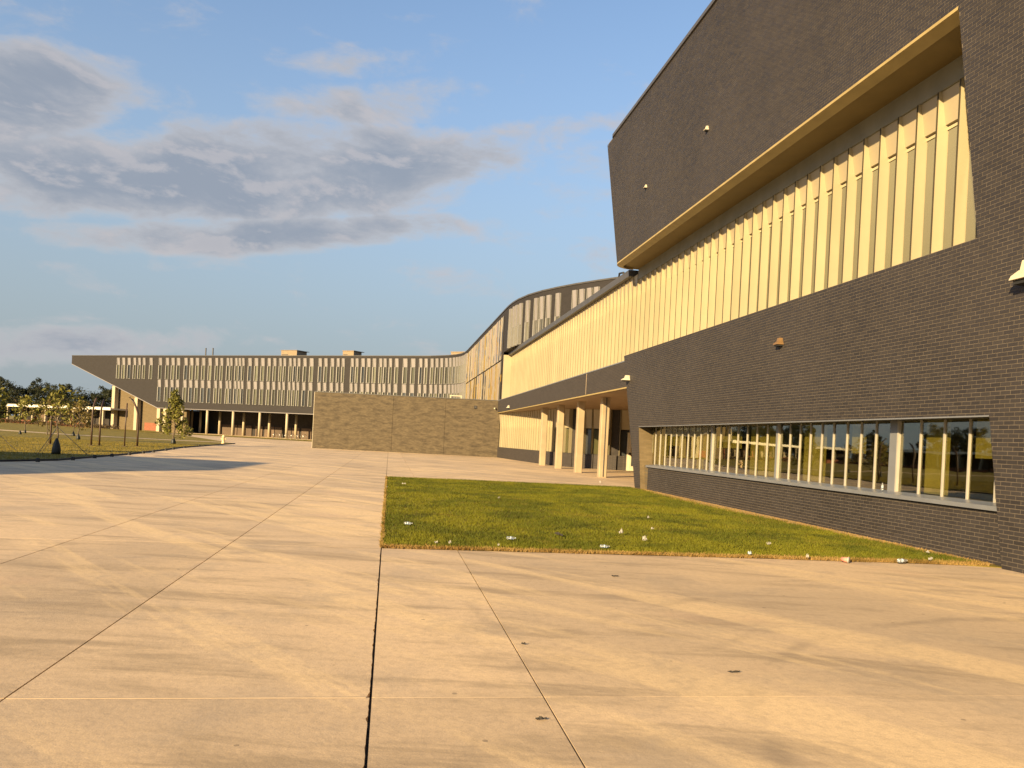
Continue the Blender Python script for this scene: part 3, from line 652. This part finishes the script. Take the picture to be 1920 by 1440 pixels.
for i, c in enumerate(curve):
    a = np.array(curve[max(i - 1, 0)]); b_ = np.array(curve[min(i + 1, len(curve) - 1)]); tdir = (b_ - a) / np.linalg.norm(b_ - a); off.append(np.array(c) + np.array([-tdir[1], tdir[0]]) * 5.0)
for i in range(len(curve) - 1):
    a, b_, c, d = curve[i], curve[i + 1], off[i + 1], off[i]
    zb = 9.67 if i >= 7 else 3.9; cw.quad((*a, zb), (*b_, zb), (*b_, RZ), (*a, RZ)); cw.quad((*a, RZ), (*b_, RZ), (*c, RZ), (*d, RZ)); cw.quad((*d, 0), (*c, 0), (*c, RZ), (*d, RZ)); cw.quad((*a, zb), (*d, zb), (*c, zb), (*b_, zb))
part('curved_wall', cw, 'wing_brick', wing)
# coping along the whole roof edge
cop = MB(); line = [F(0, -.06)[:2], F(S1, -.06)[:2]] + [tuple(np.array(c) - (np.array(o) - np.array(c)) / 5 * .06) for c, o in zip(curve, off)][1:]
for a, b_ in zip(line[:-1], line[1:]):
    cop.quad((*a, RZ - .02), (*b_, RZ - .02), (*b_, RZ + .10), (*a, RZ + .10)); cop.quad((*a, RZ + .1), (*b_, RZ + .1), (b_[0] + .3, b_[1] + .45, RZ + .1), (a[0] + .3, a[1] + .45, RZ + .1))
part('coping', cop, 'dark_metal', wing)
# windows: a pale panel above a tall pane with a cream side fin; local x runs right to left along the wall, y outward
WM = {}
def wing_window(w, z0, zm, z1):
    k = (w, z0, zm, z1)
    if k not in WM:
        fr = MB().box(-w / 2, -w / 2 + .05, 0, .10, z0, z1).box(w / 2 - .17, w / 2, 0, .22, z0, zm).box(w / 2 - .05, w / 2, 0, .2, zm, z1).box(-w / 2 + .05, w / 2 - .17, 0, .09, z0, z0 + .06)
        pn = MB().hexa([(-w / 2 + .05, 0, zm), (w / 2 - .05, 0, zm), (w / 2 - .05, .08, zm), (-w / 2 + .05, .08, zm), (-w / 2 + .05, 0, z1), (w / 2 - .05, 0, z1), (w / 2 - .05, .18, z1), (-w / 2 + .05, .18, z1)])
        gl = MB().box(-w / 2 + .05, w / 2 - .17, 0, .03, z0 + .06, zm)
        WM[k] = (fr.mesh('window', 'wing_frame'), pn.mesh('panel', 'pale_panel'), gl.mesh('pane', 'wing_pane'))
        m2 = WM[k][2].copy(); m2.materials.clear(); m2.materials.append(MATS['dark_pane']); WM[k] += (m2,)
    return WM[k]
def put_window(x, y, ang, w, z0, zm, z1):
    fr, pn, gl, gd = wing_window(round(w, 2), z0, zm, z1)
    o = link('window', fr, wing, (x, y, 0), ang)
    for nm, me in (('panel', pn), ('pane', gd if random.random() < .27 else gl)):
        c = bpy.data.objects.new(nm, me); C.objects.link(c); c.parent = o
up = [12.97, 14.35, 15.78, 17.23, 18.43, 19.62, 21.39, 23.72, 25.44, 26.81, 28.14, 29.93, 31.29, 32.64, 34.09, 35.58, 37.1, 38.25, 39.64, 40.4, 41.52, 42.3, 43.07, 44.53, 45.93, 47.31, 48.68, 49.86, 51.04, 51.94, 53.1, 53.99, 54.88, 56.09, 57.43,
      59.15, 60.27, 61.56, 62.67, 63.65, 65.39, 66.28, 67.42, 68.48, 69.54, 70.69, 71.5, 72.48, 73.6, 75.13, 76.53, 77.86, 78.8]
angw = math.atan2(-D2[1], -D2[0])
for i, s in enumerate(up):
    nx = up[i + 1] - s if i + 1 < len(up) else 1.2; pv = s - up[i - 1] if i else 1.4
    w = .74 if min(nx, pv) > 1.25 else .62 if min(nx, pv) > 1.0 else .52
    x, y, _ = F(s, -.003); put_window(x, y, angw, w, 9.38, 11.9, 13.22)
    if i >= 7: put_window(x, y, angw, w, 5.42, 8.0, 9.30)
# windows round the inner and outer bends
def along(pl, step, s0=.4):
    out = []; acc = s0
    for (x0, y0), (x1, y1) in zip(pl[:-1], pl[1:]):
        L = math.hypot(x1 - x0, y1 - y0)
        while acc < L: t_ = acc / L; out.append((x0 + (x1 - x0) * t_, y0 + (y1 - y0) * t_, math.atan2(y0 - y1, x0 - x1) + math.pi)); acc += step
        acc -= L
    return out
for x, y, a in along(curve[0:7], .95): 
    put_window(x, y, a + math.pi, .55, 9.38, 11.9, 13.22); put_window(x, y, a + math.pi, .55, 5.42, 8.0, 9.30)
for x, y in [(10.07, 66.9), (10.19, 65.6), (10.31, 64.75), (10.48, 63.8), (10.80, 62.25), (11.24, 60.95), (11.55, 60.12), (11.93, 59.3), (12.46, 58.25), (13.36, 56.6), (13.76, 55.98), (14.17, 55.35), (14.56, 54.78)]:
    pl = np.array(curve); i = int(np.argmin([np.linalg.norm((pl[k] + pl[k + 1]) / 2 - (x, y)) for k in range(len(pl) - 1)])); tdir = pl[i + 1] - pl[i]; tdir /= np.linalg.norm(tdir)
    # project on the wall and step out
    rel = np.array([x, y]) - pl[i]; pr = pl[i] + tdir * (rel @ tdir); put_window(pr[0], pr[1], math.atan2(-tdir[1], -tdir[0]), .46, 9.7, 11.35, 13.15)
# printed panels on the flank that runs away from the camera
yy = 70.6; random.seed(11)
artm = {}
while yy < 105:
    w = random.choice([.28, .38, .5, .7]);
    for z0, z1 in ((4.4, 8.92), (9.08, 13.1)):
        ci = random.choices(range(7), [5, 3, 3, 3, 5, 3.5, 2])[0]; k = (w, z0, ci)
        if k not in artm: artm[k] = MB().box(-.07, -.004, 0, w, z0, z1).mesh('art_panel', 'art%d' % ci)
        link('art_panel', artm[k], wing, (10 - random.random() * .05, yy, 0))
    yy += w + random.choice([.07, .12, .35])
# ground floor: columns, tan end wall, recessed dark wall with brown panels
cmf = MB().lathe([(.22, 0), (.22, 4.2)], n=14).mesh('column', 'white_column', True)
for s in (29.3, 35.17, 41.07, 46.91, 52.68, 58.5, 64.3, 70): link('column', cmf, wing, F(s, .25))
for s in (26.5, 28.6, 33.33, 38.95, 44.78, 50.61, 56.4): link('column', cmf, wing, F(s, 5.0))
for s in (11.76, 17.75, 23.54, 25.12):
    zt = 12.06 - (12.06 - 4.25) * min(s + .3, 23.3) / 23.3
    part('column', MB().prism([F(s - .38, .1), F(s + .38, .1), F(s + .38, .9), F(s - .38, .9)], (0, 0, zt - .02)), 'white_column', wing)
zt = lambda s: 12.06 - (12.06 - 4.25) * min(s, 23.3) / 23.3 - .02
part('end_wall', MB().prism([F(11.8, 1.2, 0), F(29.5, 1.2, 0), F(29.5, 1.2, 4.1), F(23.3, 1.2, zt(23.3)), F(11.8, 1.2, zt(11.8))][::-1], (*(N2 * .5), 0)), 'tan_jamb_brick', wing)
part('base_panel', MB().prism([F(19.0, 1.12, .1), F(23.0, 1.12, .1), F(23.0, 1.12, 1.5), F(19.0, 1.12, 1.5)][::-1], (*(N2 * .07), 0)), 'red_brick', wing)
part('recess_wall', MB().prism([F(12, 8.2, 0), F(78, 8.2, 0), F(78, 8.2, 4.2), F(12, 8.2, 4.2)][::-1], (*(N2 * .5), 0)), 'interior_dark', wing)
s = 31.0
while s < 64:
    w = random.choice([1.2, 1.6, 2.2]); h = 1.9
    part('wall_panel', MB().prism([F(s, 8.0, .05), F(s + w, 8.0, .05), F(s + w, 8.0, h), F(s, 8.0, h)][::-1], (*(N2 * .12), 0)), 'brown_panel', wing); s += w + random.choice([.15, .5, .9])
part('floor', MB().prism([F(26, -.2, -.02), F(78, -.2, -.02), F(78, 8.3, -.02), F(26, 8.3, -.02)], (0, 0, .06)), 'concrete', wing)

# things on the wing's roof
def roof_unit(s, off_, w, d, h, label, louvre=True):
    t = thing('roof_unit', label, 'roof unit', F(s, off_, RZ), 'units on the far roof')
    c = [F(s, off_, RZ), F(s + w, off_, RZ), F(s + w, off_ + d, RZ), F(s, off_ + d, RZ)]
    part('housing', MB().prism(c, (0, 0, h)), 'roof_tan', t)
    c2 = [F(s - .08, off_ - .08, RZ + h + .001), F(s + w + .08, off_ - .08, RZ + h + .001), F(s + w + .5, off_ + d + .08, RZ + h + .001), F(s - .08, off_ + d + .08, RZ + h + .001)]
    part('lid', MB().prism(c2, (0, 0, .08)), 'roof_tan', t)
    for k in range(4): part('louvre', MB().prism([F(s + .15, off_ - .04, RZ + .2 + k * .2), F(s + w * .45, off_ - .04, RZ + .2 + k * .2), F(s + w * .45, off_ - .005, RZ + .26 + k * .2), F(s + .15, off_ - .005, RZ + .26 + k * .2)], (0, 0, .04)), 'dark_metal', t)
roof_unit(46.6, 5, 3.4, 2.6, 1.55, 'largest tan roof unit with a slanted lid, left of the middle of the far roof')
roof_unit(59.6, 5, 2.2, 2.2, 1.45, 'pale boxy roof unit at the middle of the far roof')
roof_unit(79.0, 7, 2.4, 2.2, 1.5, 'pale roof unit near the inner bend of the far wing')
for s, lb in ((31.2, 'left one of two thin dark pipes on the far roof'), (32.9, 'right one of two thin dark pipes on the far roof')):
    t = thing('roof_pipe', lb, 'pipe', F(s, 3, RZ), 'pipes on the far roof'); x, y, z = F(s, 3, RZ)
    part('pipe', MB().tube([(x, y, z), (x, y, z + 1.7)], .11, 8), 'dark_metal', t); part('cap', MB().lathe([(.14, 0), (.14, .06)], (x, y, z + 1.70), 8), 'dark_metal', t)
rt = thing('roof_screen', 'low flat dark roof curb above the pointed end of the far wing', 'roof curb', F(8, 3, RZ))
part('screen', MB().prism([F(7.5, 3, RZ), F(18, 3, RZ), F(17.4, 3, RZ + .45), F(8, 3, RZ + .45)][::-1], (*(N2 * 3), 0)), 'dark_metal', rt)

# ------------------------------------------------------------------ covered walkway and low building at far left
cwk = thing('covered_walkway', 'long low white-roofed walkway with red brick piers beyond the lawn', 'walkway', (-65, 165, 0))
cl = [(-50.4, 150.0), (-81.6, 178.0), (-96, 176), (-104, 120), (-108, 60)]
fas = MB(); rf = MB(); bk = MB(); low = MB()
for (x0, y0), (x1, y1) in zip(cl[:-1], cl[1:]):
    L = math.hypot(x1 - x0, y1 - y0); ux, uy = (x1 - x0) / L, (y1 - y0) / L; nx, ny = -uy, ux   # outward = left of travel
    def q(s, o, z): return (x0 + ux * s + nx * o, y0 + uy * s + ny * o, z)
    fas.prism([q(0, 0, 3.42), q(L, 0, 3.42), q(L, -.2, 3.42), q(0, -.2, 3.42)][::-1], (0, 0, .52)); rf.prism([q(0, -.2, 3.5), q(L, -.2, 3.5), q(L, -5, 3.5), q(0, -5, 3.5)][::-1], (0, 0, .3))
    bk.prism([q(0, -4.6, 0), q(L, -4.6, 0), q(L, -5, 0), q(0, -5, 0)][::-1], (0, 0, 3.5)); 
    s = 3.0; k = 0
    while s < L:
        if s > 1.0: part('post', MB().prism([q(s - .18, -.3, 0), q(s + .18, -.3, 0), q(s + .18, -.66, 0), q(s - .18, -.66, 0)][::-1], (0, 0, 3.42)), 'white_column', cwk)
        m_ = ['red_brick', 'white_column', 'brown_panel'][k % 3]; w = [1.0, .8, 2.4][k % 3]
        part('brick_pier' if k % 3 == 0 else 'wall_panel', MB().prism([q(s + 1.6, -3.9, 0), q(s + 1.6 + w, -3.9, 0), q(s + 1.6 + w, -4.5, 0), q(s + 1.6, -4.5, 0)][::-1], (0, 0, 2.9)), m_, cwk)
        part('low_wall', MB().prism([q(s - 2.0, .5, 0), q(s + 2.6, .5, 0), q(s + 2.6, .2, 0), q(s - 2.0, .2, 0)][::-1], (0, 0, .8 if k % 2 else .5)), 'red_brick' if k % 4 else 'tan_jamb_brick', cwk)
        s += 5.2; k += 1
part('fascia', fas, 'bright_white', cwk); part('roof', rf, 'white_metal', cwk); part('back_wall', bk, 'interior_dark', cwk)

# ------------------------------------------------------------------ trees
def leaf_quads(centers, n, rad3, size, g, squash=1.0):
    c = np.repeat(centers, n, 0); d = g.normal(0, 1, (len(c), 3)); d /= np.linalg.norm(d, axis=1)[:, None]; r = g.random(len(c)) ** .45
    r3 = np.repeat(rad3, n, 0)[:, None] if hasattr(rad3, '__len__') else rad3
    p = c + d * r[:, None] * r3 * np.array([1, 1, squash])
    nrm = d + g.normal(0, .7, d.shape); nrm /= np.linalg.norm(nrm, axis=1)[:, None]
    a = np.cross(nrm, g.normal(0, 1, d.shape)); a /= np.linalg.norm(a, axis=1)[:, None]; b = np.cross(nrm, a)
    s = size * (.5 + g.random(len(c)))[:, None]
    v = np.stack([p - a * s, p + b * s * .55, p + a * s, p - b * s * .55], 1)
    return v.reshape(-1, 3), np.arange(len(c) * 4).reshape(-1, 4)
def young_tree(pos, h, r, lo, label, lf='leaf_young', nl=26, size=.09, seed=0, cone=False, wires=False):
    g = np.random.default_rng(seed); t = thing('young_tree', label, 'tree', pos, 'young trees on the lawn'); x, y, _ = pos
    tp = [(x + g.normal(0, .02) * i, y + g.normal(0, .02) * i, h * .93 * i / 6) for i in range(7)]
    tr = MB().tube(tp, [.05 * (h / 3) * (1 - .12 * i) for i in range(7)], 7); cs = []; rs = []
    nb = 18 if cone else 11
    for k in range(nb):
        f = (k + .5) / nb; z = lo + (h - lo) * f * .9; a = k * 2.4 + g.random(); rr = r * ((1 - f) * .95 + .15 if cone else math.sin(math.pi * (.2 + .75 * f)) + .1) * (.6 + .5 * g.random())
        e = (x + math.cos(a) * rr, y + math.sin(a) * rr, z + .25 * rr + .1)
        tr.tube([(x, y, z - .15), ((x + e[0]) / 2, (y + e[1]) / 2, z + .05), e], [.018, .012, .005], 5)
        for u in (.55, 1.0): cs.append((x + (e[0] - x) * u, y + (e[1] - y) * u, z + (e[2] - z) * u)); rs.append(.16 + .22 * r * g.random())
    cs.append((x, y, h - .1)); rs.append(.18)
    part('trunk', tr, 'bark', t)
    v, f_ = leaf_quads(np.array(cs), nl, np.array(rs), size, g, 1.1); link('crown', np_mesh('crown', v, f_, lf), t)
    if wires:
        for a in (.3, 2.4, 4.5): part('guy_wire', MB().tube([(x, y, 1.2), (x + 1.2 * math.cos(a), y + 1.2 * math.sin(a), .03)], .012, 4), 'dark_metal', t)
    return t
def bag(pos, h, r, label):
    t = thing('watering_bag', label, 'watering bag', pos, 'dark watering bags round the young trunks'); x, y, _ = pos
    b = MB(); n = 12; prof = [(1.0, .03), (1.06, .18), (.98, .4), (.72, .68), (.40, .9), (.26, 1.0)]; vs = []
    for k, zf in prof: vs.append([(x + r * k * math.cos(2 * math.pi * i / n) * (1 + .07 * math.sin(3 * i + zf * 4)), y + r * k * math.sin(2 * math.pi * i / n), zf * h) for i in range(n)])
    fl = [p for row in vs for p in row]; b.add(fl, [(j * n + i, j * n + (i + 1) % n, (j + 1) * n + (i + 1) % n, (j + 1) * n + i) for j in range(5) for i in range(n)] + [tuple(range(n))[::-1], tuple(range(5 * n, 6 * n))])
    part('bag', b, 'bag_green', t, True); part('strap', MB().tube([(x - r * .5, y - r * .4, h * .72), (x, y - r * .72, h * .7), (x + r * .5, y - r * .4, h * .72)], .015, 5), 'black', t)
young_tree((-14.0, 35.5, .03), 2.75, .75, 1.45, 'sparse young tree nearest the plaza, with a tall dark watering bag', nl=20, size=.075, seed=1, wires=True)
young_tree((-16.3, 62.3, .03), 4.15, 1.15, .55, 'full cone-shaped young tree in front of the far wing', 'leaf_young', 60, .10, 2, True)
young_tree((-32.5, 75.6, .03), 3.4, 1.2, .9, 'rounded green young tree second from the left edge', nl=34, size=.10, seed=3)
young_tree((-29.4, 72.5, .03), 3.1, 1.15, .5, 'thin yellowish young tree just left of the sparse one', 'leaf_olive', 22, .09, 4)
young_tree((-27.8, 73.9, .03), 2.9, 1.2, .8, 'olive brown young tree behind the path, right of the sparse one', 'leaf_olive', 26, .09, 5)
young_tree((-22.9, 61.8, .03), 2.9, 1.2, .9, 'olive young tree left of the pair of straight poles', 'leaf_olive', 30, .10, 6)
young_tree((-17.6, 37.2, .03), 2.7, .9, 1.2, 'young tree cut by the left edge of the photo', nl=40, size=.085, seed=7, wires=True)
for p, h, r, lb in [((-14.0, 35.5, .03), .72, .17, 'large dark watering bag round the trunk of the sparse nearest tree'), ((-30.6, 70.3, .03), .36, .12, 'small dark bag on the lawn, leftmost of the pair by the path'),
                 ((-32.5, 75.6, .03), .40, .11, 'small dark bag at the foot of the rounded green tree'), ((-27.8, 73.9, .03), .40, .14, 'small dark bag at the foot of the olive brown tree'),
                 ((-22.9, 61.8, .03), .46, .14, 'dark bag at the foot of the olive tree left of the poles'), ((-16.3, 62.3, .03), .52, .17, 'dark bag at the foot of the cone-shaped tree')]: bag(p, h, r, lb)

def big_tree(seed, h, r):
    g = np.random.default_rng(seed); tr = MB().tube([(0, 0, 0), (.1, 0, h * .3), (0, .2, h * .7)], [.35, .28, .12], 8); cs = []; rs = []
    for k in range(15):
        a = k * 2.4 + g.random(); z = h * (.28 + .62 * (k + .5) / 15); rr = r * (.75 * math.sin(math.pi * min(1, .15 + .85 * (k + .5) / 15)) + .1) * (.6 + .5 * g.random())
        e = (rr * math.cos(a), rr * math.sin(a), z); tr.tube([(0, 0, z * .75), (e[0] * .6, e[1] * .6, z * .93), e], [.12, .08, .03], 5); cs.append(e); rs.append(r * (.30 + .16 * g.random()))
    cs.append((0, 0, h - r * .35)); rs.append(r * .36)
    cs2 = []; rs2 = []
    for c, q in zip(cs, rs):
        cs2.append(c); rs2.append(q)
        for _ in range(3): d = g.normal(0, 1, 3); d /= np.linalg.norm(d); cs2.append(tuple(np.array(c) + d * q * .75)); rs2.append(q * .45)
    v, f_ = leaf_quads(np.array(cs2), 110, np.array(rs2), .16, g, .85); return tr.mesh('trunk', 'bark'), np_mesh('crown', v, f_, 'leaf_far')
protos = [big_tree(21, 9.4, 4.4), big_tree(22, 8.6, 4.9), big_tree(23, 10.0, 4.2), big_tree(24, 8.9, 4.0)]
def far_tree(k, x, y, s, rz, label):
    t = thing('far_tree', label, 'tree', (x, y, 0), 'dark trees beyond the walkway')
    for nm, me in zip(('trunk', 'crown'), protos[k]): o = bpy.data.objects.new(nm, me); C.objects.link(o); o.parent = t
    t.scale = (s, s, s); t.rotation_euler.z = rz
names = ['first', 'second', 'third', 'fourth', 'fifth', 'sixth', 'seventh', 'eighth', 'ninth']
fx = [(-91, 197, 1.13), (-86.5, 196, 1.04), (-83, 199, 1.03), (-79.5, 197, .99), (-75.5, 195, 1.02), (-71.2, 196, 1.0), (-67.8, 198, .93), (-64.2, 193, 1.03), (-60, 192, 1.02)]
for i, (x, y, s) in enumerate(fx): far_tree(i % 4, x, y, s, i * 1.3, 'dark tree beyond the white walkway, %s from the left edge' % names[i])
for i in range(8): far_tree((i + 1) % 4, -88 + i * 4.4 + random.uniform(-1, 1), 186 - i * 1.6, .52 + .08 * random.random(), i * .9 + 2, 'lower dark tree close behind the walkway roof, %s from the left edge' % names[i])
for i in range(12):
    a = i / 11; far_tree(i % 4, -118 - 6 * math.sin(i * 2.1), 60 + 135 * a, 1.0 + .25 * random.random(), i * 1.7, 'dark tree outside the left edge, %s from the near end' % (names + ['tenth', 'eleventh', 'twelfth'])[i]); 
hd = np.array([( -48 - 1.0 * i, 146.3 + .9 * i, .4) for i in range(46)], float); g = np.random.default_rng(5)
v, f_ = leaf_quads(hd, 90, .75, .12, g, .6); o = link('hedge', np_mesh('hedge', v, f_, 'leaf_hedge'), None, kind='stuff'); tag(o, 'low brown hedge along the foot of the white walkway', 'hedge')

# ------------------------------------------------------------------ poles on the lawn
def pole(pts, r, label):
    x, y, _ = pts[0]; t = thing('light_pole', label, 'pole', (x, y, .03), 'brown poles on the lawn')
    part('shaft', MB().tube(pts, r, 10), 'pole_brown', t, True); part('base_plate', MB().box(x - .14, x + .14, y - .14, y + .14, .03, .06), 'pole_brown', t)
    return t
def arc(x, y, hs, h, dx, dy):
    p = [(x, y, .03), (x, y, hs * .5), (x, y, hs)]
    for k in range(1, 7): a = k / 6; p.append((x + dx * a ** 1.7, y + dy * a ** 1.7, hs + (h - hs) * (1 - (1 - a) ** 1.25)))
    return p
pole(arc(-15.66, 51.64, 1.7, 3.12, -.62, .1), .06, 'dark brown pole with its top bent over to the left')
pole([(-16.04, 50.47, .03), (-16.04, 50.47, 1.4), (-16.04, 50.6, 2.7)], .04, 'thin straight brown pole left of the bent one')
pole(arc(-17.64, 49.6, 1.9, 2.95, .02, .5), .055, 'left one of two brown poles standing side by side')
pole(arc(-17.36, 50.1, 1.9, 2.85, .02, .45), .055, 'right one of two brown poles standing side by side')
pole(arc(-19.35, 48.2, 1.7, 2.6, .05, .5), .055, 'brown pole just left of the sparse young tree')

# lawn edging: a black strip with stubby stakes
edp = [(-20, 27), (-13, 28.5), (-12.1, 30.8), (-12.3, 39.4), (-12.9, 47), (-13.6, 53.5), (-14.1, 74.6)]
ed = thing('lawn_edging', 'low black edging strip with stubby stakes along the lawn', 'edging', (-12.3, 39, 0)); es = MB()
for (x0, y0), (x1, y1) in zip(edp[:-1], edp[1:]): es.prism([(x0 + .03, y0, .0), (x1 + .03, y1, .0), (x1 - .03, y1 + .01, .0), (x0 - .03, y0 + .01, .0)], (0, 0, .07))
part('strip', es, 'black', ed)
for x, y in [(-12.3, 29.4), (-11.98, 31.6), (-12.05, 34.0), (-12.12, 36.2), (-12.18, 38.7), (-12.36, 41.4), (-12.5, 43.6), (-12.8, 47.0), (-13.1, 49.7), (-13.5, 53.9), (-13.75, 59)]:
    part('stake', MB().lathe([(.075, 0), (.075, .11), (.055, .14)], (x + .12, y, 0), 8), 'black', ed)

# hydrant
hx, hy = -14.6, 71.9; hyd = thing('fire_hydrant', 'small pale hydrant at the tip of the lawn', 'hydrant', (hx, hy, .03))
part('barrel', MB().lathe([(.17, 0), (.17, .06), (.12, .08), (.12, .52), (.16, .55), (.15, .62), (.08, .72), (.03, .78)], (hx, hy, .03), 14), 'hydrant_paint', hyd, True)
for s in (-1, 1): part('outlet', MB().tube([(hx, hy, .42), (hx + s * .22, hy, .42)], .06, 8), 'hydrant_paint', hyd)
part('front_outlet', MB().tube([(hx, hy, .40), (hx, hy - .24, .40)], .075, 8), 'hydrant_paint', hyd)
# bicycle racks before the far wing
for i, s in enumerate((52.0, 53.2, 54.4, 55.6, 56.8, 58.0)):
    c = F(s, -1.6, 0); t = thing('bicycle_rack', 'metal hoop rack before the far wing, %s from the left' % names[i], 'bike rack', c, 'hoop racks beside the tan wall')
    pts_ = [(c[0] + N2[0] * .4 * math.cos(a), c[1] + N2[1] * .4 * math.cos(a), .55 + .35 * math.sin(a)) for a in np.linspace(0, math.pi, 9)]
    pts_ = [(pts_[0][0], pts_[0][1], .02)] + pts_ + [(pts_[-1][0], pts_[-1][1], .02)]
    part('hoop', MB().tube(pts_, .045, 8), 'bare_metal', t, True)
    for e in (0, -1): part('foot', MB().lathe([(.1, 0), (.1, .02)], (pts_[e][0], pts_[e][1], .021), 8), 'bare_metal', t)

# ------------------------------------------------------------------ litter
def scrap(x, y, w, d, mat, label, z=.045, rz=None, lift=.03, seed=0):
    g = np.random.default_rng(seed); n = 6; b = MB(); vs = []
    for i in range(n):
        for j in range(n):
            u, v = i / (n - 1) - .5, j / (n - 1) - .5; vs.append((u * w * (1 + g.normal(0, .12)), v * d * (1 + g.normal(0, .12)), abs(g.normal(0, lift)) + .004))
    b.add(vs, [(i * n + j, (i + 1) * n + j, (i + 1) * n + j + 1, i * n + j + 1) for i in range(n - 1) for j in range(n - 1)])
    o = link('paper_scrap', b.mesh('paper_scrap', mat), None, (x, y, z), rz if rz is not None else seed * 1.1); md = o.modifiers.new('thickness', 'SOLIDIFY'); md.thickness = .003
    tag(o, label, 'paper scrap', 'scraps on the grass bed'); return o
def bottle(x, y, z, label, lying=True, rz=0.3, cap='litter_white', s=0.68):
    t = tag(link('bottle', None, None, (x, y, z), rz), label, 'bottle', 'plastic bottles')
    if lying: t.rotation_euler = (0, rad(90), rz); t.location.z += .033 * s
    prof = [(.02, 0), (.032, .01), (.033, .06), (.030, .08), (.033, .10), (.033, .14), (.026, .17), (.014, .19), (.013, .205)]
    o = bpy.data.objects.new('body', MB().lathe([(r_ * s, z_ * s) for r_, z_ in prof], n=12).mesh('body', 'clear_plastic', True)); C.objects.link(o); o.parent = t
    o = bpy.data.objects.new('cap', MB().lathe([(.015 * s, .206 * s), (.015 * s, .222 * s)], n=10).mesh('cap', cap, True)); C.objects.link(o); o.parent = t
    o = bpy.data.objects.new('wrapper', MB().lathe([(.0345 * s, .085 * s), (.0345 * s, .115 * s)], n=12).mesh('wrapper', 'litter_blue', True)); C.objects.link(o); o.parent = t
bottle(.33, 13.55, .045, 'clear plastic bottle lying on the grass near the left end of the bed', rz=-.15)
bottle(1.9, 11.95, .045, 'pale blue clear bottle half sunk in the grass near the front edge', rz=.1, cap='litter_blue')
bottle(3.25, 11.35, .04, 'clear bottle on the front edge of the grass bed, left of the middle', rz=-.1)
bottle(7.8, 10.72, .03, 'crushed clear bottle at the concrete edge near the right end of the bed', rz=.2, s=.85)
bottle(9.80, 14.05, .975, 'clear bottle standing upright on the grey window sill', lying=False)
L = [(2.95, 20.2, .2, .1, 'litter_white', 'white paper scrap far back on the grass'), (4.12, 13.1, .16, .12, 'litter_white', 'crumpled white paper in the middle of the grass bed'), (4.25, 12.2, .16, .08, 'litter_white', 'white wrapper near the front of the grass, below the crumpled paper'),
     (5.7, 16.2, .2, .1, 'litter_white', 'white paper strip toward the right of the grass'), (5.0, 13.95, .1, .1, 'litter_white', 'tiny white scrap below the paper strip'), (6.45, 12.2, .15, .08, 'litter_white', 'white folded paper right of the middle of the grass'),
     (5.5, 10.98, .16, .10, 'litter_blue', 'blue and white wrapper on the front edge of the grass'), (6.36, 10.82, .08, .08, 'litter_white', 'white crumb of paper on the front edge, left of the red cup'), (8.5, 10.9, .2, .08, 'litter_white', 'pale flat wrapper near the right tip of the bed'),
     (9.1, 11.75, .14, .08, 'litter_white', 'white scrap on the sandy strip by the brick wall'), (.75, 11.2, .09, .08, 'litter_white', 'left one of two white scraps at the front left corner'), (.95, 11.22, .08, .07, 'litter_white', 'right one of two white scraps at the front left corner'),
     (1.65, 11.1, .07, .05, 'litter_white', 'small white scrap on the dry front edge'), (.53, 24.5, .25, .12, 'litter_white', 'white scrap at the far left corner of the grass'), (.0, 23.2, .12, .1, 'litter_white', 'white scrap on the concrete at the left side of the grass'),
     (2.9, 12.65, .5, .10, 'litter_dark', 'dark flat rag lying in the grass'), (8.74, 31.0, .12, .12, 'litter_white', 'white crumpled paper on the paving before the columns')]
for i, (x, y, w, d, mt, lb) in enumerate(L):
    w, d = w * .45, d * .36
    scrap(x, y, w, d, mt, lb, seed=i + 1, z=.05 if y < 29 and x > .05 else .006, lift=.045 if 'crumpled' in lb else .025)
cup = thing('paper_cup', 'red paper cup lying on the front edge of the grass bed', 'cup', (6.9, 10.78, .05)); cup.rotation_euler = (rad(90), 0, .5)
o = bpy.data.objects.new('body', MB().lathe([(.03, 0), (.043, .11)], n=14).mesh('body', 'litter_red', True)); C.objects.link(o); o.parent = cup
o = bpy.data.objects.new('rim', MB().lathe([(.046, .105), (.046, .115)], n=14).mesh('rim', 'litter_white', True)); C.objects.link(o); o.parent = cup
for i, (x, y, w, d, lb) in enumerate([(.94, 4.33, .06, .014, 'dark leaf-like scrap on the concrete beside the middle joint'), (2.55, 5.23, .09, .012, 'dark sliver on the concrete right of the middle'), (2.81, 9.09, .08, .03, 'dark fleck on the concrete before the grass'), (1.12, 5.94, .03, .02, 'tiny dark pebble right of the thin joint')]):
    o = scrap(x, y, w, d, 'litter_dark', lb, z=.004, rz=.1, lift=.008, seed=40 + i); o['group'] = 'dark scraps on the concrete'; o.name = 'dark_scrap'; o['category'] = 'scrap'

# ------------------------------------------------------------------ school block outside the frame, left: casts the long shadow on the plaza
hs_ = 9.56; Ls = hs_ / math.tan(rad(SUN_EL)); ox, oy = math.sin(rad(SUN_AZ)) * Ls, math.cos(rad(SUN_AZ)) * Ls
sh = [(-5.3, 36.9), (-5.9, 29.0), (-8.2, 26.2), (-10.4, 22.0), (-30, 14), (-34, 30), (-11.6, 37.4)]
sb = thing('left_block', 'dark brick school block standing outside the left edge of the photo', 'building', (-40, 4, 0))
pl = [(x - ox, y - oy) for x, y in sh]
part('roof', MB().prism([(x, y, hs_ - .6) for x, y in pl][::-1], (0, 0, .6)), 'dark_metal', sb)
cx, cy = np.mean(pl, 0); pl2 = [(cx + (x - cx) * .8, cy + (y - cy) * .8) for x, y in pl]
part('wall', MB().prism([(x, y, 0) for x, y in pl2][::-1], (0, 0, hs_ - .6)), 'dark_brick_far', sb)
